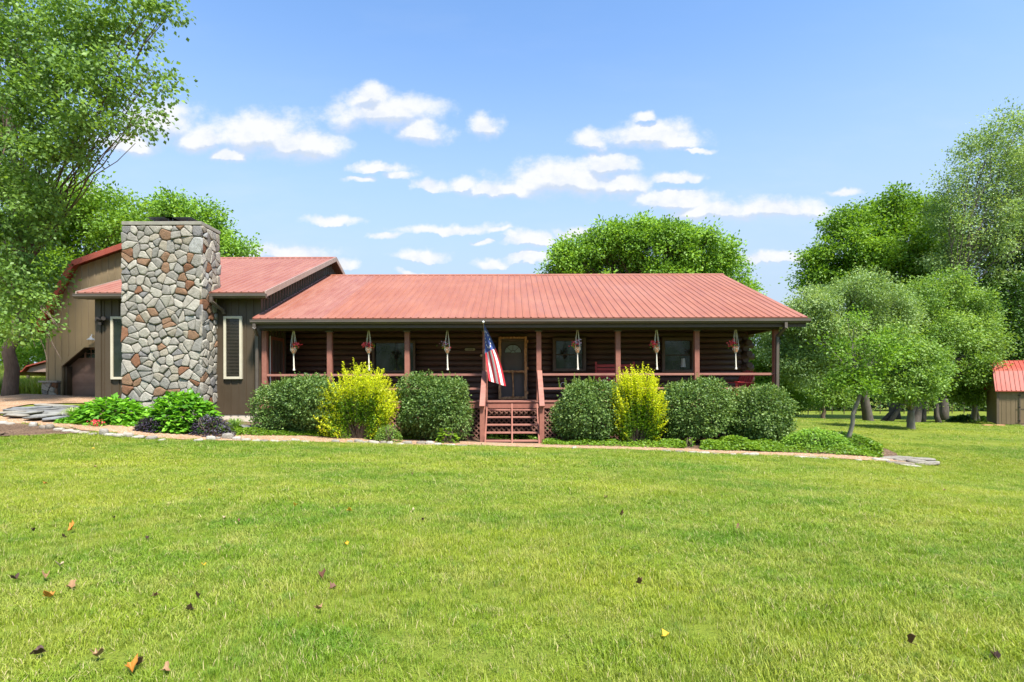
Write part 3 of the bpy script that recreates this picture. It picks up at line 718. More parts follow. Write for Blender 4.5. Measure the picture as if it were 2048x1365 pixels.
# porch --------------------------------------------------
m = MB(); m.box(XL+.01, 8.36, PD-.10, WD+.1, FLZ-.035, FLZ); m.build('porch_floor', M_stainr, house)
m = MB(); m.box(XL+.01, 8.35, PD-.07, PD-.03, FLZ-.22, FLZ-.036); m.box(8.30,8.34,PD-.028,WD,FLZ-.22,FLZ-.036); m.build('rim_board', M_stain, house)
m = MB(); m.box(XL+.02, 8.33, PD-.06, PD+.06, 3.20, 3.329); m.box(8.2, 8.32, PD+.061, WD, 3.2, 3.329); m.build('porch_beam', M_dark, house)
posts = [-7.72, -5.69, -3.27, -.84, .84, 3.31, 5.77, 8.24]
hp = None
for i, x in enumerate(posts):
    m = MB(); m.box(x-.076, x+.076, PD-.076, PD+.076, FLZ, 3.20); po = m.build('porch_post', M_stain, house, bevel=.008)
    m = MB(); m.box(x-.11, x+.11, PD-.095, PD+.095, 3.155, 3.195)
    if 0 < i < 7: m.build('post_cap', M_gutter, po)
for i in range(7):
    if i == 3: continue
    a, b = posts[i]+.077, posts[i+1]-.077
    for (zt, th) in ((1.85, .07), (1.41, .065)):
        m = MB(); m.box(a, b, PD-.05, PD+.0, zt-th, zt-.0); m.build('railing', M_stainr, house, bevel=.006)
for (zt, th) in ((1.85, .07), (1.41, .065)):
    m = MB(); m.box(8.22, 8.27, PD+.078, WD, zt-th, zt); m.build('railing', M_stainr, house, bevel=.006)
# lattice
def lattice(x0, x1, z0f, z1, y, name='lattice'):
    m = MB(); sp = .155; wdt = .036
    zb = min(z0f(x0), z0f(x1)); H = z1-zb
    for sgn in (1, -1):
        k = x0-H
        while k < x1+H:
            # line x = k + t, z = zb + t (sgn 1) or x = k - t
            if sgn == 1: ta, tb = max(0, x0-k), min(H, x1-k)
            else: ta, tb = max(0, k-x1), min(H, k-x0)
            if tb-ta > .05:
                xa, xb = k+sgn*ta, k+sgn*tb
                m.beam((xa, y+.007*sgn, zb+ta), (xb, y+.007*sgn, zb+tb), wdt, .012, up=(0,1,0))
            k += sp
    return m.build(name, M_latt, house)
zg = lambda x: g(x, PD)-.12
lattice(-7.7, -.95, zg, FLZ-.22, PD-.01); lattice(.95, 8.2, zg, FLZ-.22, PD-.01)
lattice(-.80, .80, lambda x: .0, FLZ-.22, PD-.01)
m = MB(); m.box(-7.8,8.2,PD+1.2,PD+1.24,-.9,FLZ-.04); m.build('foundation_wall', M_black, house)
# stairs
st = MB(); treads = [(.745,16.86),(.535,16.60),(.325,16.32),(.115,16.04),(-.095,15.74)]
sto = None
sto = empty('stairs', (0,16.3,-.1), None, None); sto.parent = house; sto.location = Vector((0,16.3,-.1))-house.location
for sx in (-.77, .0, .77):
    m = MB()
    pts = [(16.98,.76),(15.70,-.22),(15.62,-.22),(15.62,-.14),(16.98,.94)]
    m.prism([(sx-.02, a, b-.02) for a, b in pts][::-1], (.04,0,0)); m.build('stringer', M_stain, sto)
for (z, y) in treads:
    m = MB(); m.box(-.80, .80, y-.02, y+.24, z-.04, z); m.build('tread', M_stainr, sto, bevel=.005)
for sx in (-.86, .86):
    m = MB(); m.box(sx-.07, sx+.07, 15.86, 16.0, g(sx,15.9)-.1, .86); m.build('stair_post', M_stain, house, bevel=.006)
    m = MB(); m.beam((sx, 17.14, 1.93), (sx+(.0), 15.74, .88), .15, .045); m.build('handrail', M_stainr, house, bevel=.005)
    m = MB(); m.beam((sx*.93, 17.14, 1.80), (sx*.93, 15.9, .74), .04, .13); m.build('rail_support', M_stain, house)

# wing with siding ---------------------------------------
WX0, WX1, WY = -13.07, -7.9, 17.3
wey, wez, wry, wrz = 16.9, 4.37, 23.7, 7.0
ws = (wrz-wez)/(wry-wey)
def slope_z(y): return wez + (y-wey)*ws if y <= wry else wrz-(y-wry)*ws
def siding_front(x0, x1, y, z0, z1f, mat_, parent, pitch=.30, rib=.045, name='siding', holes=(), step=None):
    m = MB(); n = int(round((x1-x0)/pitch)); 
    tops = [z1f(x0+(x1-x0)*i/n) for i in range(n+1)]
    # backing polygon columns
    for i in range(n):
        a, b = x0+(x1-x0)*i/n, x0+(x1-x0)*(i+1)/n; za = z0(a) if callable(z0) else z0; zb = z0(b) if callable(z0) else z0
        m.hexa([(a,y,za),(b,y,zb),(b,y+.06,zb),(a,y+.06,za),(a,y,tops[i]),(b,y,tops[i+1]),(b,y+.06,tops[i+1]),(a,y+.06,tops[i])])
    for i in range(n+1):
        a = x0+(x1-x0)*i/n; za = z0(a) if callable(z0) else z0; t = tops[i]
        lo = max(x0, a-rib/2-.012); hi = min(x1, a+rib/2+.012)
        for off in (0,):
            m.hexa([(lo,y-.001,za),(hi,y-.001,za),(hi-.012,y-.022,za),(lo+.012,y-.022,za),(lo,y-.001,t),(hi,y-.001,t),(hi-.012,y-.022,t),(lo+.012,y-.022,t)])
    return m.build(name, mat_, parent)
siding_front(WX0, WX1, WY, lambda x: .60, lambda x: 4.33, M_side, house, pitch=.235, rib=.03)
m = MB(); m.box(WX0+.03, WX1-.02, WY+.03, WY+.3, -.1, .599); m.build('foundation', M_conc, house)
for a_, b_ in ((WX0-.025, WX0+.16),(WX1-.13, WX1+.028)): m = MB(); m.box(a_, b_, WY-.028, WY+.10, .6, 4.33); m.build('corner_trim', M_side, house)
# end wall facing right, deep ribs
m = MB(); y = WY+.11
m.prism([(WX1-.06,WY+.101,.6),(WX1-.06,WY+.101,4.30),(WX1-.06,wry,wrz-.16),(WX1-.06,30,slope_z(30)-.16),(WX1-.06,30,.6)][::-1], (.06,0,0))
while y < 30:
    t = slope_z(y)-.14; zb = 1.0
    m.hexa([(WX1-.001,y,zb),(WX1+.05,y+.03,zb),(WX1+.05,y+.08,zb),(WX1-.001,y+.11,zb),(WX1-.001,y,t),(WX1+.05,y+.03,t),(WX1+.05,y+.08,t),(WX1-.001,y+.11,t)])
    y += .235
m.build('gable_siding', M_side, house)
m = MB(); m.prism([(WX0,WY+.1,.3),(WX0,WY+.1,4.30),(WX0,wry,wrz-.16),(WX0,30,slope_z(30)-.16),(WX0,30,.3)], (.05,0,0)); m.box(WX0,WX1,30,30.05,.3,4.5); m.build('end_wall', M_side, house)
ribbed_roof('roof', -13.36, -7.58, wey, wez, wry, wrz, [M_roofold], house)
m = MB(); by = 30.5; bz = slope_z(by)
m.hexa([(-13.36,wry,wrz-.05),(-7.58,wry,wrz-.05),(-7.58,by,bz-.05),(-13.36,by,bz-.05),(-13.36,wry,wrz),(-7.58,wry,wrz),(-7.58,by,bz),(-13.36,by,bz)]); m.build('roof', M_roofold, house)
m = MB(); m.prism([(-13.37,wry-.16,wrz-.045),(-13.37,wry,wrz+.035),(-13.37,wry+.16,wrz-.045),(-13.37,wry,wrz-.02)][::-1], (5.80,0,0)); m.build('ridge_cap', M_roof, house)
for X in (-7.58, -13.40):
    m = MB()
    m.hexa([(X,wey-.02,wez-.16),(X+.035,wey-.02,wez-.16),(X+.035,wry,wrz-.16),(X,wry,wrz-.16),(X,wey-.02,wez+.03),(X+.035,wey-.02,wez+.03),(X+.035,wry,wrz+.03),(X,wry,wrz+.03)])
    m.hexa([(X,wry,wrz-.16),(X+.035,wry,wrz-.16),(X+.035,by,bz-.16),(X,by,bz-.16),(X,wry,wrz+.03),(X+.035,wry,wrz+.03),(X+.035,by,bz+.03),(X,by,bz+.03)])
    m.build('rake_trim', M_rooftrim, house)
m = MB()
m.hexa([(-7.89,wey+.03,wez-.17),(-7.59,wey+.03,wez-.17),(-7.59,wry,wrz-.17),(-7.89,wry,wrz-.17),(-7.89,wey+.03,wez-.14),(-7.59,wey+.03,wez-.14),(-7.59,wry,wrz-.14),(-7.89,wry,wrz-.14)])
m.hexa([(-7.89,wry,wrz-.17),(-7.59,wry,wrz-.17),(-7.59,by,bz-.17),(-7.89,by,bz-.17),(-7.89,wry,wrz-.14),(-7.59,wry,wrz-.14),(-7.59,by,bz-.14),(-7.89,by,bz-.14)])
m.box(-13.36,-7.62,wey+.03,WY,wez-.16,wez-.13)
m.build('soffit', M_dark, house)
CHX0, CHX1, CHY0, CHY1, CHZ = -11.65, -9.30, 16.47, 17.52, 6.42
gutter(-13.42, CHX0-.02, wey+.02, wez-.19); gutter(CHX1+.02, -7.53, wey+.02, wez-.19)
for a_, b_ in ((-13.36,CHX0-.03),(CHX1+.03,-7.6)): m = MB(); m.box(a_,b_,wey+.0225,wey+.05,wez-.2,wez-.05); m.build('fascia_board', M_dark, house)
downspout([(CHX1+.12,16.80,wez-.18),(CHX1+.12,16.80,wez-.30),(CHX1+.28,17.18,wez-.52),(CHX1+.28,17.22,wez-.6)])
window(-9.03, -8.46, 1.70, 3.67, WY-.03, M_cream, .075, 0, .06, blind=True)
window(-12.57, -12.0, 1.70, 3.67, WY-.03, M_cream, .075, 0, .06)
m = MB(); sx_, sz_ = -12.86, 3.56
m.box(sx_-.05,sx_+.07,WY-.09,WY-.03,sz_-.06,sz_+.1); m.tube([(sx_,WY-.08,sz_),(sx_-.08,WY-.2,sz_+.02)],[.05,.07],8); m.tube([(sx_+.06,WY-.08,sz_+.02),(sx_+.16,WY-.2,sz_+.04)],[.045,.065],8); m.box(sx_-.03,sx_+.05,WY-.16,WY-.04,sz_-.16,sz_-.08)
m.build('flood_light', M_black, house)

# chimney of field stones --------------------------------
def voronoi_stones(w_, h_, size, seed):
    r = np.random.default_rng(seed); nx = max(2, int(w_/size)); ny = int(h_/size/.92); pts = []
    for j in range(ny):
        for i in range(nx):
            pts.append(((i+.5+(.5 if j % 2 else 0)*.6+r.uniform(-.55,.55))*w_/nx % w_, (j+.5+r.uniform(-.55,.55))*h_/ny))
    pts = np.array(pts)[r.random(len(pts)) > .12]; cells = []
    for i, p in enumerate(pts):
        poly = [np.array(q) for q in [(0,0),(w_,0),(w_,h_),(0,h_)]]
        nb = np.argsort(((pts-p)**2).sum(1))[1:22]
        for j in nb:
            q = pts[j]; mpt = (p+q)/2; nv = q-p; out = []
            for k in range(len(poly)):
                a, b = poly[k], poly[(k+1) % len(poly)]; da = (a-mpt)@nv; db = (b-mpt)@nv
                if da <= 0: out.append(a)
                if (da < 0 < db) or (db < 0 < da): out.append(a+(b-a)*da/(da-db))
            poly = out
            if len(poly) < 3: break
        if len(poly) >= 3: cells.append(np.array(poly))
    return cells
def stone_face(V, Fs, RN, w_, h_, size, to3, seed, gap=.008, hgt=.065):
    r = np.random.default_rng(seed+50)
    for c in voronoi_stones(w_, h_, size, seed):
        cen = c.mean(0); rd = np.hypot(*(c-cen).T).mean()
        if rd < .03: continue
        # cut corners a little: chamfered ring of points
        ring = []
        n = len(c)
        for k in range(n):
            a, b, d = c[k-1], c[k], c[(k+1) % n]
            for t in (.22, .0, .22):
                pass
            e1 = b+(a-b)*min(.18, .03/max(1e-3, np.hypot(*(a-b)))); e2 = b+(d-b)*min(.18, .03/max(1e-3, np.hypot(*(d-b))))
            ring += [e1, e2]
        ring = np.array(ring); ring = ring + r.normal(size=ring.shape)*.005
        def ins(s_): 
            dv = ring-cen; L = np.hypot(*dv.T)[:,None]; return cen+dv*np.maximum(0.2, (L-s_)/L)
        h = hgt*(.55+.6*r.random()); v0 = r.random(); tilt = r.normal(size=2)*.12
        b0 = len(V); levels = [(gap, -.01), (gap+.003, h*.7), (gap+.010, h*.95), (gap+.05, h)]
        for (s_, z_) in levels:
            for q in ins(s_):
                V.append(to3(q[0], q[1], z_ + (tilt@(q-cen))*(z_ > .01)*.6)); RN.append(v0)
        V.append(to3(cen[0], cen[1], h*1.04)); RN.append(v0)
        N = len(ring)
        for L_ in range(3):
            for k in range(N):
                k2 = (k+1) % N; A = b0+L_*N
                Fs.append((A+k, A+k2, A+N+k2)); Fs.append((A+k, A+N+k2, A+N+k))
        for k in range(N): Fs.append((b0+3*N+k, b0+3*N+(k+1) % N, b0+4*N))
def stones_obj(name, faces, parent, size):
    V, Fs, RN = [], [], []
    for (w_, h_, to3, seed) in faces: stone_face(V, Fs, RN, w_, h_, size, to3, seed)
    return np_mesh(name, np.array(V), np.array(Fs), M_field, parent, rnd=np.array(RN))
zc0 = .2; hh = CHZ-.13-zc0
m = MB(); m.box(CHX0+.03, CHX1-.03, CHY0+.03, CHY1, zc0-.4, CHZ-.11)
chim = m.build('chimney', M_mortar, house)
stones_obj('stone_facing', [
    (CHX1-CHX0+.07, hh, lambda u, v, h: (CHX0-.035+u, CHY0+.025-h, zc0+v), 3),
    (CHY1-CHY0+.03, hh, lambda u, v, h: (CHX1-.025+h, CHY0-.03+u, zc0+v), 5),
    (CHY1-CHY0, hh, lambda u, v, h: (CHX0+.025-h, CHY1-u, zc0+v), 6)], chim, .222)
m = MB(); m.box(CHX0-.02, CHX1+.02, CHY0-.02, CHY1+.02, CHZ-.11, CHZ); m.build('chimney_cap', M_capst, chim, bevel=.012)
for cx_ in (-10.72, -10.15):
    m = MB(); yy = 17.0
    for (a, b) in [(-.22,-.16),(.22,-.16),(-.22,.16),(.22,.16)]: m.box(cx_+a-.012, cx_+a+.012, yy+b-.012, yy+b+.012, CHZ, CHZ+.22)
    m.box(cx_-.14,cx_+.14,yy-.12,yy+.12,CHZ,CHZ+.06)
    m.hexa([(cx_-.40,yy-.30,CHZ+.20),(cx_+.40,yy-.30,CHZ+.20),(cx_+.40,yy+.30,CHZ+.20),(cx_-.40,yy+.30,CHZ+.20),(cx_-.18,yy-.1,CHZ+.235),(cx_+.18,yy-.1,CHZ+.235),(cx_+.18,yy+.1,CHZ+.235),(cx_-.18,yy+.1,CHZ+.235)])
    m.build('flue_cap', M_flue, chim)

# house number plaque -------------------------------------
px_ = P(940, 699, WD-.04)
m = MB(); hw, hh2 = .19, .045
m.prism([(px_.x+a, px_.y, px_.z+b) for a, b in [(-hw,0),(-hw+.04,-hh2),(hw-.04,-hh2),(hw,0),(hw-.04,hh2),(-hw+.04,hh2)]], (0,.03,0))
pq = m.build('house_number', M_sign, house)
tcu = bpy.data.curves.new('digits', 'FONT'); tcu.body = '16858'; tcu.size = .085; tcu.align_x = 'CENTER'; tcu.align_y = 'CENTER'; tcu.extrude = .003; tcu.space_character = 1.15
to = bpy.data.objects.new('digits', tcu); COL.objects.link(to); bpy.context.view_layer.update()
me = bpy.data.meshes.new_from_object(to.evaluated_get(bpy.context.evaluated_depsgraph_get())); bpy.data.objects.remove(to)
me.materials.clear(); me.materials.append(M_dark)
to = bpy.data.objects.new('digits', me); COL.objects.link(to); to.parent = pq; to.location = Vector((px_.x, px_.y-.004, px_.z))-wloc(pq); to.rotation_euler = (rad(90), 0, 0)
m = MB(); q = P(963, 711, WD-.05); m.lathe((q.x, q.y, q.z-.05), [(.01,0),(.04,.02),(.05,.05),(.04,.08),(.01,.10)], 12); m.build('door_bell', M_ball, house, smooth=True)

# ------------------------------------------------------------ barn garage
BY = 24.6
def bpx(px, py): p = P(px, py, BY); return (p.x, p.z)
bx0 = -20.85; bxc = -16.3; bz_base = .95; z_eave = bpx(90,646)[1]; z_br = bpx(157,527)[1]; x_br = bpx(157,527)[0]; z_rd = 8.0
barn = empty('barn_garage', (bxc, BY+5, bz_base), 'tan gambrel roofed barn garage with red roof edge behind the chimney wing', 'barn')
half = [(bx0, z_eave), (x_br, z_br), (bxc, z_rd)]
full = half + [(2*bxc-x_br, z_br), (2*bxc-bx0, z_eave)]
def btop(x):
    for (a, b) in zip(full[:-1], full[1:]):
        if a[0] <= x <= b[0]: return a[1]+(b[1]-a[1])*(x-a[0])/(b[0]-a[0])
    return z_eave
dxl = bpx(123,0)[0]; dz_top = bpx(0,693)[1]; xd1 = -15.6
def bbot(x):
    if x < dxl: return bz_base
    if x > xd1: return bz_base
    # clipped upper corners of the opening
    c = 1.0
    if x < dxl+c*1.0: return dz_top-.85*(1-(x-dxl)/c)-.0 if x > dxl+.01 else bz_base
    return dz_top
# siding above/around opening
m = MB(); xs_ = np.arange(bx0, 2*bxc-bx0+.01, .05)
for a in xs_[:-1]:
    b = a+.05; mid = (a+b)/2
    z0a = bbot(a+.001); z0b = bbot(b-.001)
    m.hexa([(a,BY,z0a),(b,BY,z0b),(b,BY+.1,z0b),(a,BY+.1,z0a),(a,BY,btop(a)-.1),(b,BY,btop(b)-.1),(b,BY+.1,btop(b)-.1),(a,BY+.1,btop(a)-.1)])
x = bx0+.1
while x < 2*bxc-bx0:
    z0 = bbot(x); t = btop(x)-.12
    m.hexa([(x-.035,BY-.001,z0),(x+.035,BY-.001,z0),(x+.02,BY-.03,z0),(x-.02,BY-.03,z0),(x-.035,BY-.001,t),(x+.035,BY-.001,t),(x+.02,BY-.03,t),(x-.02,BY-.03,t)]); x += .30
m.box(bx0, bx0+.06, BY+.1, BY+11, bz_base, z_eave); m.box(2*bxc-bx0-.06, 2*bxc-bx0, BY+.1, BY+11, bz_base, z_eave)
m.build('siding', M_sidet, barn)
m = MB()
for (a, b) in zip(full[:-1], full[1:]):
    A = Vector((a[0],0,a[1])); B = Vector((b[0],0,b[1])); d = (B-A).normalized(); n = Vector((-d.z,0,d.x))
    if a[0] < bx0+.01: A = A-d*.45
    if b[0] > 2*bxc-bx0-.01: B = B+d*.45
    y0, y1 = BY-.35, BY+11.3
    m.hexa([(A.x,y0,A.z),(B.x,y0,B.z),(B.x,y1,B.z),(A.x,y1,A.z),(A.x+n.x*.07,y0,A.z+n.z*.07),(B.x+n.x*.07,y0,B.z+n.z*.07),(B.x+n.x*.07,y1,B.z+n.z*.07),(A.x+n.x*.07,y1,A.z+n.z*.07)])
m.build('roof', M_roofred, barn)
m = MB()
for (a, b) in zip(full[:-1], full[1:]):
    A = Vector((a[0],BY-.36,a[1]-.03)); B = Vector((b[0],BY-.36,b[1]-.03)); d = (B-A).normalized()
    if a[0] < bx0+.01: A = A-d*.45
    if b[0] > 2*bxc-bx0-.01: B = B+d*.45
    m.beam(A, B, .03, .24, up=(0,0,1))
m.build('rake_trim', M_roofred, barn)
# opening, reveal and sectional door
m = MB()
m.box(dxl+.001, dxl+.16, BY+.101, BY+.41, bz_base, dz_top-.85)
m.prism([(dxl+.001,BY+.101,dz_top-.85),(dxl+1.0,BY+.101,dz_top),(dxl+1.0,BY+.101,dz_top+.1),(dxl+.001,BY+.101,dz_top-.7)], (0,.31,0))
m.box(dxl+1.001, xd1, BY+.101, BY+.41, dz_top, dz_top+.1); m.build('reveal', M_side, barn)
m = MB(); m.box(dxl+1.0,xd1,BY-.04,BY-.002,dz_top-.0,dz_top+.13); m.beam((dxl,BY-.02,dz_top-.79),(dxl+1.02,BY-.02,dz_top+.06),.036,.13); m.build('opening_trim', M_sidet, barn)
gd = MB(); DY = BY+.42; gd.box(dxl+.1, xd1, DY, DY+.05, bz_base, dz_top+.1); nrow = 4; ph = (dz_top-bz_base)/nrow
for r_ in range(nrow):
    z0 = bz_base+r_*ph
    gd.box(dxl+.1, xd1, DY-.012, DY-.001, z0+.012, z0+ph-.012)
    x = dxl+.24
    while x < xd1-.5:
        if r_ < 3: gd.box(x, x+.46, DY-.022, DY-.0125, z0+.09, z0+ph-.09); gd.box(x+.05, x+.41, DY-.030, DY-.0225, z0+.14, z0+ph-.14)
        x += .56
gdo = gd.build('garage_door', M_gdoor, barn)
x = dxl+.24
while x < xd1-.5:
    m = MB(); z0 = bz_base+3*ph; m.box(x, x+.46, DY-.02, DY-.0125, z0+.12, z0+ph-.08); m.build('pane', M_glass, gdo)
    m = MB(); m.box(x+.215,x+.245,DY-.028,DY-.0205,z0+.12,z0+ph-.08); m.box(x,x+.214,DY-.028,DY-.0205,z0+.30,z0+.32); m.box(x+.246,x+.46,DY-.028,DY-.0205,z0+.30,z0+.32); m.build('muntin', M_gdoor, gdo); x += .56
# stone base pillar
sx1_ = bpx(121,0)[0]; sz1 = bpx(0,763)[1]
m = MB(); m.box(bx0-.03, sx1_, BY-.16, BY-.001, bz_base-.2, sz1); pil = m.build('stone_base', M_mortar, barn)
stones_obj('stone_facing', [(sx1_-bx0+.06, sz1-bz_base+.05, lambda u, v, h: (bx0-.05+u, BY-.15-h, bz_base-.05+v), 11)], pil, .23)
m = MB(); m.box(bx0-.12, sx1_+.05, BY-.27, BY+.0-.002, sz1, sz1+.08); m.build('stone_sill', M_edge, pil)
q = P(186, 675, BY-.1); m = MB(); m.lathe((q.x, q.y-.12, q.z-.08), [(.16,0),(.13,.04),(.05,.10),(.03,.16)], 14); m.tube([(q.x,q.y-.12,q.z+.06),(q.x,q.y-.06,q.z+.16),(q.x,q.y+.06,q.z+.14)], .015, 6)
m.build('barn_lamp', M_grey, barn)

# open carport far left
cb = G(70, 779); cy = 33.
carp = empty('open_shed', (P(70,770,cy).x, cy, 1.2), 'small red roofed open shed glimpsed left of the barn', 'shed')
a0 = P(50,741,cy); a1 = P(58,732,cy); a2 = P(96,722,cy); a3 = P(134,732,cy); a4=P(142,741,cy)
m = MB(); m.prism([a0+Vector((.1,0,-.02)),a1+Vector((.05,0,-.05)),a2+Vector((0,0,-.05)),a3+Vector((-.05,0,-.05)),a4+Vector((-.1,0,-.02))][::-1], (0,.05,0)); m.build('gable', M_pinks, carp)
m = MB()
for A, B in ((P(28,749,cy),a0),(a0,a1),(a1,a2),(a2,a3),(a3,a4),(a4,P(164,749,cy))):
    m.hexa([A+Vector((0,-.2,0)),B+Vector((0,-.2,0)),B+Vector((0,4,0)),A+Vector((0,4,0)),A+Vector((0,-.2,.08)),B+Vector((0,-.2,.08)),B+Vector((0,4,.08)),A+Vector((0,4,.08))])
m.build('roof', M_roofred, carp)
for x in (a0.x+.1, a4.x-.1, P(30,0,cy).x, P(162,0,cy).x):
    for yy in (cy+.1, cy+3.8): m = MB(); m.box(x-.06,x+.06,yy-.06,yy+.06,g(x,yy)-.1,P(0,748,cy).z); m.build('post', M_shedt, carp)

# garden shed right
SY = 31.5; sx0 = P(1994,0,SY).x; sx1b = sx0+4.6; sb = P(2000,851,SY).z; se = P(0,784,SY).z; sbk = P(0,752,SY).z+.12; srd = P(0,740,SY).z+.40
SHROT = rad(-32)
shed = empty('garden_shed', ((sx0+sx1b)/2, SY+1.4, sb), 'small tan wooden garden shed with red gambrel roof at the right edge', 'shed')
m = MB(); prof = [(SY,sb),(SY,se),(SY+.55,sbk),(SY+1.5,srd),(SY+2.45,sbk),(SY+3,se),(SY+3,sb)]
m.prism([(sx0,a,b) for a,b in prof], (sx1b-sx0,0,0))
x = sx0
while x < sx1b: m.box(x,x+.014,SY-.008,SY-.001,sb,se-.02); x += .2
m.build('siding', M_shed, shed)
m = MB(); rp = [(SY-.16,se-.03),(SY+.50,sbk+.06),(SY+1.5,srd+.06),(SY+2.5,sbk+.06),(SY+3.16,se-.03)]
for (a, b) in zip(rp[:-1], rp[1:]):
    m.hexa([(sx0-.1,a[0],a[1]-.03),(sx1b+.1,a[0],a[1]-.03),(sx1b+.1,b[0],b[1]-.03),(sx0-.1,b[0],b[1]-.03),(sx0-.1,a[0],a[1]+.02),(sx1b+.1,a[0],a[1]+.02),(sx1b+.1,b[0],b[1]+.02),(sx0-.1,b[0],b[1]+.02)])
    x = sx0
    if a[0] < SY+1.4:
        while x < sx1b+.05:
            m.hexa([(x-.025,a[0],a[1]+.021),(x+.025,a[0],a[1]+.021),(x+.025,b[0],b[1]+.021),(x-.025,b[0],b[1]+.021),(x-.012,a[0]-.01,a[1]+.05),(x+.012,a[0]-.01,a[1]+.05),(x+.012,b[0]-.01,b[1]+.05),(x-.012,b[0]-.01,b[1]+.05)]); x += .20
m.build('roof', M_roofred, shed)
for a_, b_ in ((sx0-.02,sx0+.09),(sx1b-.09,sx1b+.02)): m = MB(); m.box(a_,b_,SY-.03,SY-.009,sb,se-.02); m.build('corner_trim', M_shedt, shed)
for k_, xx in enumerate((sx0+.95, sx0+1.95)):
    m = MB(); m.box(xx,xx+.98,SY-.03,SY-.0095,sb+.03,se-.14)
    do = m.build('door', M_shed, shed)
    m = MB(); zz0, zz1 = sb+.03, se-.14; zm = (zz0+zz1)/2-.05
    m.box(xx,xx+.05,SY-.042,SY-.031,zz0,zz1); m.box(xx+.93,xx+.98,SY-.042,SY-.031,zz0,zz1)
    for zz in (zz0, zm, zz1-.05): m.box(xx+.051,xx+.929,SY-.042,SY-.031,zz,zz+.05)
    m.build('door_trim', M_shedt, do)
for zz in (.2,.5*(se-sb),.85*(se-sb)): m = MB(); m.box(sx0+.88,sx0+1.0,SY-.055,SY-.043,sb+zz,sb+zz+.04); m.build('hinge', M_black, shed)
m = MB(); m.box(sx0+1.86,sx0+2.0,SY-.07,SY-.043,sb+(se-sb)*.5,sb+(se-sb)*.5+.03); m.box(sx0+1.98,sx0+2.03,SY-.068,SY-.042,sb+(se-sb)*.42,sb+(se-sb)*.5); m.build('latch', M_white, shed)
m = MB(); m.hexa([(sx0+.2,SY-1.3,sb-.16),(sx0+3.2,SY-1.3,sb-.16),(sx0+3.0,SY-.05,sb-.1),(sx0+.9,SY-.05,sb-.1),(sx0+.2,SY-1.3,sb-.08),(sx0+3.2,SY-1.3,sb-.08),(sx0+3.0,SY-.05,sb+.0),(sx0+.9,SY-.05,sb+.0)])
tag(m.build('ramp', M_wood), 'weathered wooden ramp lying before the garden shed door', 'ramp')
for i, (a, b, lab) in enumerate([(.0,.0,'reddish brick lying on the grass beside the shed corner, leftmost of two'),(-.0,.4,'reddish brick lying close against the shed ramp')]):
    p = G(1975+b*60, 855); m = MB(); m.box(p.x-.25,p.x+.22,p.y-.1,p.y+.1,p.z,p.z+.07); tag(m.build('brick', M_brick, bevel=.01), lab, 'brick', 'bricks by the shed')

# ------------------------------------------------------------ shrubs along the porch
def dome_bush(name, label, px0, px1, pt, pb, d, leafm, n=12000, leaf=.055, group=None, cat='shrub', dep=.75, sprigs=26, flatb=.15, per=9, wid=.36):
    a = P(px0+7, pb, d); b = P(px1-7, pt, d); cx_, rx = (a.x+b.x)/2, (b.x-a.x)/2; z1 = b.z; z0 = min(a.z, g(cx_, d)+.1)
    cy_ = d-.08; rz = (z1-z0)/2; cz = (z1+z0)/2; ry = rx*dep if rx*dep < .82 else .82
    base = (cx_, cy_, g(cx_, cy_)); root = empty(name, base, label, cat, group)
    n = int(n*1.7); nc = n//per; dv = unit(R.normal(size=(nc,3))); 
    # squarish rounded outline with lumps
    q = 2.6; sc = 1/(np.abs(dv[:,0])**q+np.abs(dv[:,1])**q+np.abs(dv[:,2])**q)**(1/q)
    fr = R.normal(size=(7,3))*2.6; ph = R.random(7)*6.28
    lump = sum(np.sin(dv@fr[i]+ph[i]) for i in range(7))*.070
    r = sc*(1+lump)*(.80+.22*R.random(nc)**.5)
    inner = R.random(nc) < .28; r = np.where(inner, r*(.35+.55*R.random(nc)), r)
    c = np.array([cx_,cy_,cz])+dv*np.array([rx,ry,rz])*r[:,None]*.97
    ok = c[:,1] < PD+.35 if d > 15 else np.ones(nc, bool); c = c[ok]; dv2 = dv[ok]
    p, dr, nr, s, rn = cluster_leaves(c, dv2, per, .13, leaf, .7, 0, .5)
    # upright sprigs on top
    P2, D2, N2, S2, R2 = [], [], [], [], []
    for _ in range(sprigs):
        th = R.random()*6.28; k = R.random()**.5*.85; bx, by = cx_+rx*k*math.cos(th), cy_+ry*k*math.sin(th)
        bz = cz+rz*max(0, 1-k**2.6)**(1/2.6)*.94; L = .10+.24*R.random()**2; tx, ty = R.normal()*.15, R.normal()*.15
        for j in range(16):
            t = j/16; ang = j*2.4; P2.append((bx+tx*L*t, by+ty*L*t, bz+L*t)); D2.append((math.cos(ang), math.sin(ang), .7)); N2.append((-math.cos(ang)*.3, -math.sin(ang)*.3, 1)); S2.append(leaf*(.95-.4*t)); R2.append(.6+.4*R.random())
    p = np.concatenate([p, P2]); dr = np.concatenate([dr, D2]); nr = np.concatenate([nr, N2]); s = np.concatenate([s, S2]); rn = np.concatenate([rn, R2])
    leaves_mesh('foliage', p, dr, nr, s, wid, leafm, root, rnd=rn)
    m = MB()
    for _ in range(9):
        th = R.random()*6.28; e = (cx_+rx*.7*math.cos(th), cy_+ry*.6*math.sin(th), cz+rz*.2*R.normal())
        m.tube(curve((cx_+.08*math.cos(th), cy_+.08*math.sin(th), base[2]-.05), e, 4, .05, 1.), [.022,.018,.014,.01,.006], 5)
    m.build('stems', M_bark, root, smooth=True)
    return root
GS = 'rounded green shrubs along the porch'
dome_bush('round_shrub', 'wide rounded green shrub at the left end of the porch beside the downspout', 519, 700, 756, 872, 16.25, L_bush, 15000, .062, group=GS)
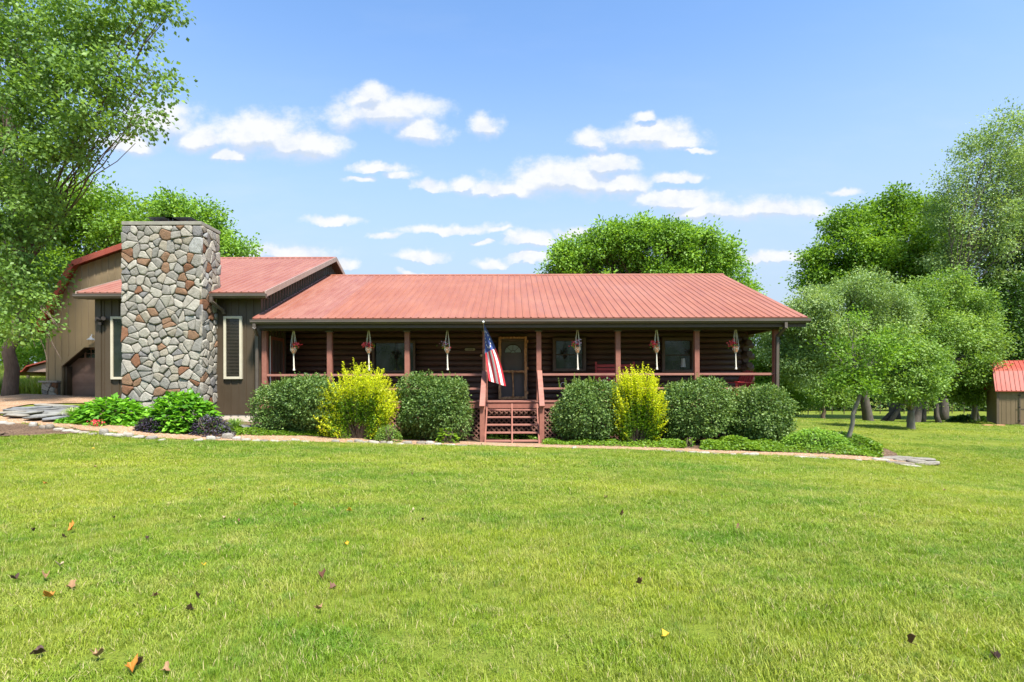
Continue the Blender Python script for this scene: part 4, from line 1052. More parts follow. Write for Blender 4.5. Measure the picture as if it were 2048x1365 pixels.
dome_bush('round_shrub', 'rounded green shrub between the left golden shrub and the stairs', 796, 944, 752, 872, 16.1, L_bush, 14000, .062, group=GS)
dome_bush('round_shrub', 'rounded green shrub just right of the porch stairs', 1092, 1256, 762, 866, 16.15, L_bush, 14000, .062, group=GS)
dome_bush('round_shrub', 'rounded green shrub right of the right golden shrub, behind the middle of three posts', 1310, 1462, 764, 876, 16.15, L_bush, 14000, .062, group=GS)
dome_bush('round_shrub', 'rounded green shrub at the right corner of the porch under the last post', 1448, 1582, 782, 876, 16.2, L_bush, 13000, .062, group=GS)

def golden(label, px0, px1, pt, pb, d, n=150, seed=1):
    r = np.random.default_rng(seed); a = P(px0, pb, d); b = P(px1, pt, d); cx_, rx = (a.x+b.x)/2, (b.x-a.x)/2; z1 = b.z; z0 = g(cx_, d); H = z1-z0
    root = empty('golden_shrub', (cx_, d, z0), label, 'shrub', 'golden shrubs along the porch'); m = MB()
    O = {0: [[],[],[],[],[]], 1: [[],[],[],[],[]]}
    for i in range(n):
        th = r.random()*6.283; e = r.random()**.5
        # shoot ends on a rounded fan shape
        u = math.cos(th)*e; v = math.sin(th)*e
        ez = z0 + H*(1.0-.52*abs(u)**2.4-.18*v*v)*(.70+.33*r.random()**.7); low = r.random() < .46
        if low: ez = z0+H*(.06+.6*r.random()); u = (1 if u > 0 else -1)*(.45+.5*r.random())*(1-.25*abs((ez-z0)/H-.45)); v = -abs(v) if r.random() < .8 else v
        E = Vector((cx_+u*rx, d+v*rx*.62, ez)); S = Vector((cx_+u*rx*.15, d+v*.1, z0-.02)); mid = S.lerp(E, .5)+Vector((u*rx*.12,v*.05,-.02 if low else .05))
        pts = []
        for k in range(9): t = k/8; pts.append(S*(1-t)**2+mid*2*t*(1-t)+E*t*t)
        m.tube(pts, [.008*(1-.8*k/8) for k in range(9)], 4, cap=False)
        L = (E-S).length; nn = int(L/.020)
        for j in range(nn):
            t = .25+.75*j/nn; q = S*(1-t)**2+mid*2*t*(1-t)+E*t*t; tn = ((mid-S)*(1-t)+(E-mid)*t).normalized()
            o = tn.orthogonal().normalized(); o2 = tn.cross(o); an = j*2.4+r.random(); rd_ = o*math.cos(an)+o2*math.sin(an)
            outer = t > .55+.18*r.random(); K = O[0 if outer else 1]
            jt = .03 if t < .85 else .012
            K[0].append(tuple(q+Vector(r.normal(size=3)*jt))); dd = rd_*.8+tn*.7; K[1].append(tuple(dd)); K[2].append(tuple(Vector((0,0,1))*.8+rd_*.2+tn*.3)); K[3].append((.068-.024*t)*(.8+.4*r.random())); K[4].append(min(1, .35*r.random()+.6*t))
            if r.random() < .35 and t < .9:   # side twig spray
                sp = q+rd_*.05
                for _ in range(3):
                    w_ = Vector(r.normal(size=3)*.035); K[0].append(tuple(sp+rd_*.05+w_)); K[1].append(tuple(rd_+tn*.5+w_*8)); K[2].append((0,0,1)); K[3].append(.045*(.7+.5*r.random())); K[4].append(r.random())
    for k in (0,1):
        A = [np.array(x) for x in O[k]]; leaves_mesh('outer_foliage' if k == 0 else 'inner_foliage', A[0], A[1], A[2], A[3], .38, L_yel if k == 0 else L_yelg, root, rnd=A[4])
    m.build('stems', M_bark, root)
golden('broad golden yellow shrub with spiky shoots left of the porch stairs', 632, 806, 716, 868, 15.75, 230, 4)
golden('upright golden yellow shrub between two round green shrubs right of the stairs', 1208, 1336, 720, 876, 15.75, 210, 9)

def big_leaf_mound(name, label, px0, px1, pt, pb, d, leafm, n, leaf, group=None, cat='shrub', dep=.8, wid=.36, tilt=.0):
    a = P(px0, pb, d); b = P(px1, pt, d); cx_, rx = (a.x+b.x)/2, (b.x-a.x)/2; z1 = b.z; z0 = g(cx_, d); H = z1-z0
    root = empty(name, (cx_, d, z0), label, cat, group)
    dv = unit(R.normal(size=(n,3))); dv[:,2] = np.abs(dv[:,2])*1.0-.12; r = (.72+.28*R.random(n))[:,None]
    c = np.array([cx_, d, z0])+dv*np.array([rx, rx*dep, H])*r*.95
    dr = unit(dv*np.array([1,1,.3])+R.normal(size=(n,3))*.35+np.array([0,0,-.15])); nr = unit(np.array([0,0,1])+dv*.5+R.normal(size=(n,3))*.3)
    leaves_mesh('foliage', c, dr, nr, leaf*(.6+.7*R.random(n)), wid, leafm, root, fold=.08)
    m = MB()
    for _ in range(14):
        th = R.random()*6.28; k = R.random(); m.tube(curve((cx_+.1*math.cos(th), d+.1*math.sin(th), z0-.03), (cx_+rx*.7*k*math.cos(th), d+rx*dep*.7*k*math.sin(th), z0+H*.75), 3, 0, 1.), [.012,.01,.008,.005], 5)
    m.build('stems', M_bark, root); return root
big_leaf_mound('hydrangea', 'leafy green hydrangea mound left of the chimney foot', 150, 298, 786, 846, 15.6, L_hyd, 1700, .17, 'hydrangeas by the chimney')
big_leaf_mound('hydrangea', 'tall leafy green hydrangea in front of the chimney corner', 285, 442, 770, 856, 15.3, L_hyd, 2600, .17, 'hydrangeas by the chimney')
for (a, b, t, bt, d, lab) in [(268,338,826,856,14.6,'low dark purple leaved plant between the two hydrangeas'),(375,470,822,866,14.75,'low dark purple leaved plant right of the tall hydrangea')]:
    big_leaf_mound('purple_plant', lab, a, b, t, bt, d, L_purple, 1200, .09, 'purple leaved plants by the path', 'plant', .5, .2)
def blades_plant(name, label, px, py, w_, h_, n, leafm, group=None):
    p = G(px, py); root = empty(name, p, label, 'plant', group); m_ = []
    th = R.random(n)*6.283; k = R.random(n); V = []; T = []; RN = []
    for i in range(n):
        b0 = len(V); out = np.array([math.cos(th[i]), math.sin(th[i]), 0]); sd = np.array([-out[1], out[0], 0])*.010; L = w_*(.4+.6*k[i]); hh_ = h_*(1.1-.5*k[i])
        for j in range(6):
            t = j/5; q = np.array(p)+out*(L*t+.03)+np.array([0,0,hh_*math.sin(t*2.3)/.95]); s_ = (1-t)**.6+.05; V += [q-sd*s_, q+sd*s_]; RN += [R.random()*.3+.7*(i%10)/10]*2
        for j in range(5): T += [(b0+2*j,b0+2*j+1,b0+2*j+3),(b0+2*j,b0+2*j+3,b0+2*j+2)]
    np_mesh('foliage', np.array(V), np.array(T), leafm, root, rnd=np.array(RN)); return root
blades_plant('striped_grass_plant', 'pale striped grassy clump beside the flagstone pile', 148, 838, .42, .32, 160, L_var)
blades_plant('daylily_clump', 'thin green grassy clump at the right end of the purple plant', 470, 862, .4, .34, 130, L_mid)
big_leaf_mound('broadleaf_plant', 'small pale green broad leaved plant left of the stairs by the lattice', 876, 916, 853, 882, 15.2, L_cover, 90, .16, None, 'plant', .9, .42)
big_leaf_mound('small_shrub', 'small light green shrub at the foot of the left golden shrub', 745, 806, 842, 878, 15.1, L_mid, 1300, .05, None, 'shrub', .8)
big_leaf_mound('yellow_seedling', 'tiny yellow green seedling in the bed right of the right golden shrub', 1370, 1388, 870, 890, 15.2, L_yelg, 70, .09, None, 'plant', .9, .25)
# flowers low down by the hydrangea
for (px, py, lab, mt) in [(193,852,'small dark red flower clump at the foot of the left hydrangea',M_flr),(240,836,'small orange red blossoms left of the taller hydrangea',M_flr)]:
    p = G(px, py); n = 60; q = np.array(p)+R.normal(size=(n,3))*[.09,.06,.04]+[0,0,.12]
    o = empty('flowering_plant', p, lab, 'flowers', 'red blossoms by the path'); leaves_mesh('blossoms', q, R.normal(size=(n,3)), R.normal(size=(n,3)), np.full(n,.05), .45, mt, o)
    q = np.array(p)+R.normal(size=(80,3))*[.12,.08,.03]+[0,0,.07]; leaves_mesh('leaves', q, R.normal(size=(80,3))+[0,0,.6], R.normal(size=(80,3))+[0,0,1], np.full(80,.06), .35, L_green, o)

# ground cover: countless low leaves
def cover(name, pxs, n, leaf, h, leafm, label):
    """pxs: list of (px, py_front, py_back) on the ground"""
    A = line_from_px([(a, b) for a, b, c in pxs]); B = line_from_px([(a, c) for a, b, c in pxs])
    seg = R.random(n)*(len(A)-1); i = seg.astype(int); f = (seg-i)[:,None]; t = R.random(n)[:,None]
    XY = (A[i]*(1-f)+A[i+1]*f)*(1-t)+(B[i]*(1-f)+B[i+1]*f)*t + R.normal(size=(n,2))*.03
    prof = np.sin(np.clip(t[:,0], 0, 1)*math.pi*.85+.25); lum = .75+.35*np.sin(XY[:,0]*5.3)*np.sin(XY[:,0]*2.1+1)
    z = gz(XY[:,0], XY[:,1])+h*prof*lum*(.35+.65*R.random(n)**.5)
    p = np.column_stack([XY, z]); th = R.random(n)*6.28
    dr = np.column_stack([np.cos(th), np.sin(th), .25+.3*R.normal(size=n)]); nr = np.column_stack([R.normal(size=n)*.4, R.normal(size=n)*.4-.2, np.ones(n)])
    o = leaves_mesh(name, p, dr, nr, leaf*(.6+.8*R.random(n)), .42, leafm, None, off=(XY[:,0].mean(), XY[:,1].mean(), z.min()))
    tag(o, label, 'ground cover', kind='stuff'); return o
cover('ground_cover', [(470,871,862),(520,872,860),(570,872,862),(605,872,866),(640,874,869),(690,875,868),(740,877,866),(800,879,869),(838,881,874)], 9000, .05, .16, L_cover, 'bright green creeping ground cover beside the gravel path left of the stairs')
cover('ground_cover', [(1086,891,885),(1130,892,886),(1180,894,884),(1230,896,882),(1300,898,882),(1345,899,888),(1368,900,896)], 8000, .055, .19, L_cover, 'bright green creeping ground cover beside the path right of the stairs')
cover('ground_cover', [(1405,903,895),(1440,904,888),(1490,905,892),(1520,907,888),(1560,908,878),(1620,911,866),(1680,914,872),(1720,916,885),(1762,919,908)], 22000, .06, .30, L_cover, 'lush green ground cover filling the bed beyond the porch corner')
cover('low_planting', [(112,846,838),(160,847,838),(200,849,838),(250,852,842),(275,853,846)], 4000, .06, .16, L_hyd, 'low green bedding leaves under the left hydrangea')
cover('low_planting', [(335,862,850),(380,867,856),(420,868,858),(455,868,860),(480,866,858)], 5000, .05, .22, L_cover, 'low green bedding leaves under the tall hydrangea')
cover('low_planting', [(965,880,874),(1020,880,872),(1078,881,874)], 900, .06, .16, L_green, 'weeds growing in the shade under the stairs')
big_leaf_mound('spreading_shrub', 'low spreading green shrub beyond the right porch corner', 1556, 1705, 852, 905, 15.2, L_green, 6000, .06, None, 'shrub', .6)

# ------------------------------------------------------------ stones
def rock(name, c, lx, ly, lz, rot, m_, label, group, seed, flat=False, cat='stone'):
    r = np.random.default_rng(seed); nu, nv = 14, 8; V = []
    ph = r.random(6)*6.28; fr = r.integers(1, 4, 6)
    for j in range(nv+1):
        v = -math.pi/2+math.pi*j/nv
        for i in range(nu):
            u = 2*math.pi*i/nu; q = 1+.10*sum(math.sin(fr[k]*u+ph[k])*.6 for k in range(3))+.05*r.normal()
            e = 3.2 if flat else 2.4
            cu_, su = math.cos(u), math.sin(u); cv_, sv = math.cos(v), math.sin(v)
            sg = lambda a, w_: math.copysign(abs(a)**(2/e*w_), a)
            V.append((lx*q*sg(cu_,1)*sg(cv_,.7)/2, ly*q*sg(su,1)*sg(cv_,.7)/2, lz*sg(sv,.8)/2*(1+.06*r.normal())))
    V = np.array(V); c_, s_ = math.cos(rot), math.sin(rot); V = np.column_stack([V[:,0]*c_-V[:,1]*s_, V[:,0]*s_+V[:,1]*c_, V[:,2]+V[:,0]*r.normal()*.06]) + np.array([c[0], c[1], c[2]+lz/2])
    F_ = [(j*nu+i, j*nu+(i+1) % nu, (j+1)*nu+(i+1) % nu, (j+1)*nu+i) for j in range(nv) for i in range(nu)]
    o = np_mesh(name, V, np.array(F_), m_, None, (c[0], c[1], c[2]), rnd=np.full(len(V), r.random()), quads=True)
    return tag(o, label, cat, group)
ORD = ['first','second','third','fourth','fifth','sixth','seventh','eighth','ninth','tenth','eleventh','twelfth']
secs = [('in front of the taller hydrangea', [(396,881,.25,.10),(421,878.5,.26,.16),(436,877,.12,.10),(455,876.5,.32,.22),(474,878.5,.26,.14)]),
        ('in front of the left porch shrub', [(492,880,.28,.10),(512,881.5,.24,.08),(528,882,.26,.09),(549,882.5,.30,.08),(572,883,.34,.08),(590,882,.26,.12),(610,883.5,.28,.08)]),
        ('in front of the left golden shrub', [(671,884,.26,.12),(700,884.5,.18,.10),(717,885,.30,.14),(731,886,.16,.10),(748,887,.32,.13),(766,887.5,.20,.13),(780,888,.18,.12),(798,889,.28,.07)]),
        ('in front of the shrub left of the stairs', [(815,888,.30,.13),(842,888,.28,.13),(859,888.5,.26,.14),(875,890,.22,.10),(898,891,.34,.07),(925,891.5,.30,.06)]),
        ('in front of the golden shrub right of the stairs', [(1148,897.5,.13,.09),(1334,904,.24,.08),(1360,905.5,.30,.08),(1386,907,.28,.08)]),
        ('in front of the right porch corner', [(1408,908,.30,.08),(1432,909.5,.18,.06),(1466,911,.16,.07),(1490,911.5,.24,.09),(1507,913,.26,.12),(1553,915.5,.20,.06),(1600,917,.38,.08),(1622,918.5,.30,.08),(1645,920,.34,.08),(1716,922,.16,.05)])]
for (where, ls) in secs:
    for i, (px, py, L, h) in enumerate(ls):
        p = G(px, py+1.); rock('edging_stone', (p.x, p.y, p.z-.02), L*.92, .15, h*.75+.015, R.normal()*.15, M_edge, '%s pale stone from the left %s' % (ORD[i], where), 'pale stones edging the gravel path', 500+int(px))
mulst = [(2,846,.34,.14,'greyish'),(20,847,.22,.10,'small'),(66,851,.20,.18,'upright round'),(88,855,.26,.14,'pale'),(99,856,.22,.20,'tall pale'),(118,859,.28,.12,'flat pale'),(136,861,.30,.10,'long flat'),(152,863,.28,.10,'weathered'),(168,865,.30,.09,'low grey'),(186,867,.26,.08,'half buried'),(207,868,.26,.24,'blocky white'),(219,869,.26,.10,'small flat'),(236,871,.34,.12,'long pale'),(256,871.5,.30,.16,'rounded pale'),(276,874,.34,.10,'long low'),(303,877,.30,.14,'rounded whitish'),(324,879,.16,.07,'tiny white')]
for i, (px, py, L, h, ad) in enumerate(mulst):
    p = G(px, py+1); rock('edging_stone', (p.x, p.y, p.z-.02), L*.85, .18, h*.75+.015, R.normal()*.25, M_edge, '%s stone edging the path %s' % (ad, 'beside the mulch bed' if px < 190 else 'where lawn meets gravel left of the hydrangeas'), 'pale stones edging the gravel path', 700+i)
flags = [(52,815,.95,.07,'broad flagstone on top of the stack at its left'),(92,810,.80,.07,'bluish flagstone at the very top of the stack'),(120,812,.62,.06,'narrow flagstone at the top right of the stack'),(98,817,.85,.06,'flagstone in the second layer below the bluish top one'),
    (40,820,.90,.06,'long flagstone in the middle left of the stack'),(74,823,.62,.08,'small whitish flagstone in the middle of the stack'),(38,826,1.0,.06,'lowest long dark flagstone at the left foot of the stack'),(14,824,.6,.06,'thin dark flagstone sticking out at the left end'),
    (90,830,.72,.09,'thick pale flagstone leaning at the front of the stack'),(120,828,.66,.10,'rounded pale flagstone near the striped grass'),(104,836,.5,.08,'small grey flagstone at the lower front near the path'),(62,834,.45,.05,'thin flat flagstone low beside the path'),
    (136,818,.75,.05,'flat lichen covered flagstone at the right of the stack'),(152,813,.5,.04,'thin flagstone beside the left hydrangea'),(28,829,.5,.05,'small flagstone under the left foot of the stack')]
for i, (px, py, L, h, lab) in enumerate(flags):
    p = G(px, py+7); lift = max(0, (836-py))*.011
    q = P(px, py, p.y); zz = max(q.z-h/2, p.z-.03)
    rock('flagstone', (p.x, p.y+.15, zz), L, .55, h+.02, R.normal()*.2, M_flag, lab, 'stacked flagstones beside the driveway', 900+i, True)
# heap carrying the flagstones
for i, (px, py, L, W_, h, lab) in enumerate([(75,836,2.2,1.1,.28,'low boulder mostly hidden under the flagstone stack')]):
    p = G(px, py-4); rock('boulder', (p.x, p.y+.5, p.z-.12), L, W_, h, 0, M_flag, lab, None, 960, False)
for i, (px, py, L, h, lab) in enumerate([(470,858,.75,.10,'grey slab beside the wing corner at the left of three'),(500,855,.85,.09,'long grey slab right below the house foundation'),(516,862,.4,.10,'small grey slab nearest the porch lattice'),(455,866,.5,.07,'low slab at the edge of the gravel path near the purple plant')]):
    p = G(px, py); rock('flat_rock', (p.x, p.y, p.z-.01), L, .34, h, .15, M_flag, lab, 'grey slabs by the wing corner', 970+i, True)
for i, (px, py, L, W_, h, lab) in enumerate([(1762,923,.40,.2,.07,'small flat stone at the inner end of the right stone row'),(1788,921,.75,.26,.10,'long pale stone at the back of the right stone row'),(1812,925,.60,.28,.10,'pale stone in the middle of the right stone row'),(1797,930,.60,.22,.08,'flat front stone in the right stone row'),
        (1834,929,.42,.25,.12,'chunky stone near the right tip of the row'),(1848,931,.62,.32,.09,'broad flat stone lowest at the right tip of the row'),(1845,923.5,.55,.30,.06,'yellowish slab lying on top at the right tip of the row'),(1822,934,.5,.2,.05,'thin pale stone at the front right of the row')]):
    p = G(px, py+(5 if i == 6 else 1)); rock('edge_rock', (p.x, p.y, p.z-.015+(.085 if i == 6 else 0)), L, W_, h, -.15+R.normal()*.1, M_edge, lab, 'stones at the right end of the bed', 980+i, True)

# ------------------------------------------------------------ fallen leaves
def leafobj(px, py, size, mt, curl, label):
    size *= .46
    p = G(px, py); n = 9; outl = []
    pr = [(0,-.45),(.20,-.38),(.42,-.30),(.38,-.08),(.44,.16),(.24,.24),(.04,.52),(-.20,.27),(-.42,.20),(-.40,-.05),(-.44,-.26),(-.22,-.37)]
    pr = [(x*(1+R.normal()*.14), y*(1+R.normal()*.14)) for x, y in pr]
    a = R.random()*6.28; V = []
    for (x, y) in pr:
        x *= size*1.1; y *= size*1.2; z = (curl+.25)*size*abs(x/size)**1.2*2.0+R.normal()*size*.10; V.append((x*math.cos(a)-y*math.sin(a), x*math.sin(a)+y*math.cos(a), z))
    tl = R.normal()*.5; V = [(x, y, z+y*tl) for x, y, z in V]; zm = min(v[2] for v in V)
    b = [(p.x+x, p.y+y, p.z+.040+z-zm) for x, y, z in V]; c = (p.x, p.y, p.z+.036-zm*.2)
    vs = b+[c]+[(x, y, z-.003) for x, y, z in b]+[(c[0], c[1], c[2]-.003)]; N = len(b)
    fs = [(i, (i+1) % N, N) for i in range(N)]+[(N+1+(i+1) % N, N+1+i, 2*N+1) for i in range(N)]+[(i, N+1+i, N+1+(i+1) % N, (i+1) % N) for i in range(N)]
    m = MB(); m.add(vs, fs); m.tube([c, (c[0]+math.sin(a)*size*.9, c[1]-math.cos(a)*size*.9, c[2]+.005)], [.0025,.0015], 4)
    tag(m.build('fallen_leaf', mt, origin=(p.x,p.y,p.z)), label, 'leaf', 'fallen leaves on the lawn')
def lm(nm, a, b):
    return weathered(nm, a, b, nscale=30, rough=.7, bst=.2)
LY = lm('yellow_leaf',(.50,.27,.015),(.60,.40,.03)); LBn = lm('brown_leaf',(.09,.04,.024),(.17,.08,.045)); LT = lm('tan_leaf',(.24,.13,.06),(.34,.21,.11)); LP = lm('pale_leaf',(.36,.27,.16),(.46,.37,.24)); LD = lm('dark_leaf',(.04,.022,.016),(.085,.045,.03)); LO = lm('orange_leaf',(.34,.12,.015),(.46,.22,.03))
for (px, py, sz, mt, cu_, lab) in [
 (698,1027,.10,LY,.3,'yellow leaf flat on the mid lawn, in line with the left golden shrub'),(590,1019,.09,LY,.3,'yellow leaf a little left of the line of the left golden shrub'),
 (691,1096,.095,LY,.3,'bright yellow leaf nearest below another yellow leaf in the mid lawn'),(407,1139,.07,LY,.4,'small yellow leaf standing in the grass left of centre'),
 (448,1041,.085,LP,.3,'pale cream curled leaf in the left half of the lawn'),(478,1048,.07,LBn,.4,'small brown leaf just right of the pale cream leaf'),
 (420,987,.09,LY,.2,'yellow leaf in the far lawn below the purple plant'),(90,970,.10,LO,.3,'orange yellow leaf in the far left lawn'),
 (119,1140,.11,LP,.4,'pale curled leaf with dark underside at the left of the lawn'),(92,1162,.115,LT,.6,'tan curled leaf standing upright at the left'),
 (142,1183,.12,LT,.2,'flat tan leaf right of the upright curled one'),(97,1202,.13,LO,.3,'brown leaf with a yellow edge at the left lawn'),
 (28,1165,.10,LD,.4,'dark brown leaf close to the left border'),(142,1066,.10,LO,.3,'rusty leaf in the left lawn below the barn'),(127,1081,.07,LD,.4,'dark curled leaf just below the rusty leaf'),
 (66,1067,.07,LD,.4,'small dark leaf left of the rusty leaf'),(227,1042,.07,LD,.5,'dark crumpled leaf in the left lawn, alone'),(294,1084,.06,LD,.4,'tiny dark leaf in the left lawn right of the rusty one'),
 (310,1200,.075,LBn,.5,'small reddish brown leaf, left of two dark ones'),(395,1206,.07,LD,.5,'small dark leaf right of the reddish brown one'),(378,1230,.09,LD,.4,'dark brown leaf in the left foreground lawn'),
 (643,1166,.11,LBn,.5,'large brown curled leaf in the middle of the lawn'),(665,1185,.09,LBn,.3,'faded brown leaf just below the large brown curled one'),(636,1228,.10,LT,.3,'orange tan leaf below the two brown ones'),
 (193,1325,.12,LT,.4,'big tan leaf near the bottom left of the lawn'),(75,1318,.11,LD,.4,'dark leaf sunk into the grass at the bottom left corner'),(262,1352,.12,LO,.4,'orange and brown leaf at the bottom edge left'),(274,1342,.10,LBn,.6,'brown leaf folded against the orange one at the bottom edge'),
 (330,1354,.075,LT,.5,'small tan leaf at the bottom edge right of the orange one'),(1211,1002,.09,LBn,.5,'brown leaf in the far lawn in front of the right golden shrub'),
 (1243,1038,.10,LBn,.3,'brown leaf in the lawn right of centre'),(824,952,.08,LBn,.4,'small brown leaf in the far lawn left of the stairs'),(845,1046,.07,LD,.4,'dark small leaf in the mid lawn left of the flag'),
 (826,1026,.05,LP,.2,'tiny pale leaf above the dark small one in the mid lawn'),(1278,1178,.09,LBn,.7,'brown leaf standing on edge in the right foreground'),(1330,1285,.075,LY,.3,'small yellow leaf in the right foreground lawn'),
 (1822,1303,.09,LBn,.4,'brown leaf in the lower right of the lawn'),(1988,1331,.10,LD,.4,'dark leaf at the bottom right corner'),(1888,988,.07,LT,.3,'small tan leaf far out in the right lawn'),(1476,1066,.08,LBn,.3,'brown leaf in the right half of the lawn'),
 (883,894,.07,LD,.5,'dark leaf at the path edge left of the stairs'),(962,892,.07,LD,.5,'dark leaf at the foot of the stairs'),(186,899,.10,LY,.3,'yellow leaf on the dark far left lawn'),(190,936,.09,LT,.3,'tan leaf in the far left lawn')]:
    leafobj(px, py, sz, mt, cu_, lab)

# ------------------------------------------------------------ hanging planters
def planter(x, z_top, label, flowers, side):
    y = PD-.02; root = empty('hanging_planter', (x, y, z_top-.75), label, 'hanging planter', 'macrame planters hanging from the porch beam')
    zp = z_top-.62
    m = MB(); m.lathe((x, y, zp-.20), [(.055,0),(.085,.13),(.095,.13),(.098,.17),(.088,.17),(.08,.12)], 14); m.build('pot', M_pot, root, smooth=False)
    m = MB()
    for k in range(4):
        a = .785+k*1.571; ca, sa = math.cos(a), math.sin(a)
        m.tube([(x, y, z_top),(x+.05*ca, y+.05*sa, z_top-.28),(x+.100*ca, y+.100*sa, zp-.02),(x+.093*ca, y+.093*sa, zp-.12),(x+.03*ca, y+.03*sa, zp-.215),(x, y, zp-.24)], .008, 5)
    for k in range(4):
        a = .785+k*1.571; b = a+1.571; m.tube([(x+.1*math.cos(a),y+.1*math.sin(a),zp-.05),(x+.095*math.cos((a+b)/2),y+.095*math.sin((a+b)/2),zp-.12),(x+.1*math.cos(b),y+.1*math.sin(b),zp-.05)], .007, 5)
    m.build('cord_sling', M_cord, root)
    m = MB(); m.tube([(x,y,zp-.21),(x,y,zp-.27),(x+.005,y,zp-.55),(x+.01,y,zp-.68),(x+.01,y,zp-.70),(x+.01,y,zp-.74)], [.028,.016,.022,.024,.032,.036], 8); m.build('tassel', M_cord, root)
    n = 90; c = np.array([x+side*.08, y-.02, zp+.03])
    for (mt, nn, off) in flowers:
        q = c+np.array(off)+[0,-.03,.03]+R.normal(size=(nn,3))*[.055,.045,.045]
        leaves_mesh('flowers', q, R.normal(size=(nn,3)), R.normal(size=(nn,3)), np.full(nn,.05), .48, mt, root)
    q = c+R.normal(size=(40,3))*[.06,.05,.035]-[0,0,.02]; leaves_mesh('leaves', q, R.normal(size=(40,3)), R.normal(size=(40,3)), np.full(40,.06), .3, L_green, root)
zt = P(0, 652, PD).z-.02
planter(P(588,0,PD).x, zt, 'planter with red flowers spilling right, leftmost under the porch beam', [(M_flr,70,(.02,0,0))], 1)
planter(P(738,0,PD).x, zt, 'planter with red flowers on both sides above the left golden shrub', [(M_flr,50,(-.20,0,0)),(M_flr,50,(.0,0,0))], 1)
planter(P(895,0,PD).x, zt, 'planter with purple pink flowers next to the house number', [(M_flp,30,(-.0,0,.03)),(M_flr,30,(0,0,0))], -1)
planter(P(1155,0,PD).x, zt, 'planter with red and lilac flowers in front of the window right of the door', [(M_flr,50,(-.02,0,0)),(M_flp,40,(.09,0,.06))], -1)
planter(P(1313,0,PD).x, zt, 'planter with crimson flowers above the right golden shrub', [(M_flr,80,(-.02,0,0))], -1)
planter(P(1471,0,PD).x, zt, 'planter with one big red flower bunch at the left, rightmost by the log corner', [(M_flr,80,(-.02,0,0))], -1)

# ------------------------------------------------------------ flag
tip = Vector((P(967,646,16.35).x, 16.35, P(967,646,16.35).z)); bot = Vector((P(972,700,17.09).x, 17.09, P(972,700,17.09).z))
fl = empty('flag', bot, 'thirteen star red white and blue flag hanging from a pole on the stair post', 'flag')
m = MB(); m.tube([bot+(bot-tip).normalized()*.06, tip], .012, 8); m.build('pole', M_pole, fl)
m = MB(); m.lathe(tip+Vector((0,0,-.01)), [(.01,0),(.028,.015),(.034,.035),(.028,.055),(.01,.07)], 12); m.build('finial', M_white, fl, smooth=True)
m = MB(); m.beam(bot+Vector((-.03,-.03,.02)), bot+Vector((.03,.03,-.08)), .05, .05); m.box(bot.x-.05,bot.x+.03,bot.y-.02,bot.y+.01,bot.z-.13,bot.z-.03); m.build('bracket', M_grey, fl)
nu_, nv_ = 52, 60
fr_ = P(1012,773,16.3); fl_ = P(978,762,16.45)
def flagpt(u, v):
    # u along hoist 0 tip .. 1 lower end ; v along fly
    if u <= .54:
        s_ = u/.54; A = tip.lerp(tip.lerp(bot, .42), s_); B = fr_.lerp(fl_, s_)
        w_ = A.lerp(B, v)
        w_.x += math.sin(v*math.pi)*(.10*(1-s_)-.03*s_)+ .0
        w_.y += .05*math.sin(s_*9+v*1.5)*min(1, v*2.5)
        return w_
    s_ = (u-.54)/.46; A = tip.lerp(bot, .42+.55*s_); B = fl_.lerp(P(990,766,16.62), s_)
    w_ = A.lerp(B, v); w_.x += -.03*math.sin(v*math.pi)+.02*math.sin(s_*6); w_.y += .10*math.sin(s_*3.0)*min(1, v*3)+.05*s_
    return w_
m = MB(); VV = [flagpt(i/nu_, j/nv_) for i in range(nu_+1) for j in range(nv_+1)]; FF = []; MI = []
def star_in(u, v):
    # circle of thirteen stars on the canton; canton u 0-.54, v 0-.4
    cu0, cv0 = .27, .20
    for k in range(13):
        a = 2*math.pi*k/13; x = (u-cu0)/.54-.30*math.cos(a); y = (v-cv0)/.40*1.0-.36*math.sin(a)
        if (x*1.0)**2+(y*1.12)**2 < .0022: return True
    return False
NU, NV = 156, 180
VV = [flagpt(i/NU, j/NV) for i in range(NU+1) for j in range(NV+1)]
for i in range(NU):
    for j in range(NV):
        u, v = (i+.5)/NU, (j+.5)/NV
        mi = (2 if not star_in(u, v) else 1) if (u < 7/13 and v < .4) else (0 if int(u*13) % 2 == 0 else 1)
        a = i*(NV+1)+j; FF.append((a, a+1, a+NV+2, a+NV+1)); MI.append(mi)
m.v = [tuple(p) for p in VV]; m.f = FF; m.m = MI
m.build('cloth', [M_fred, M_fwht, M_fblu], fl, smooth=True)

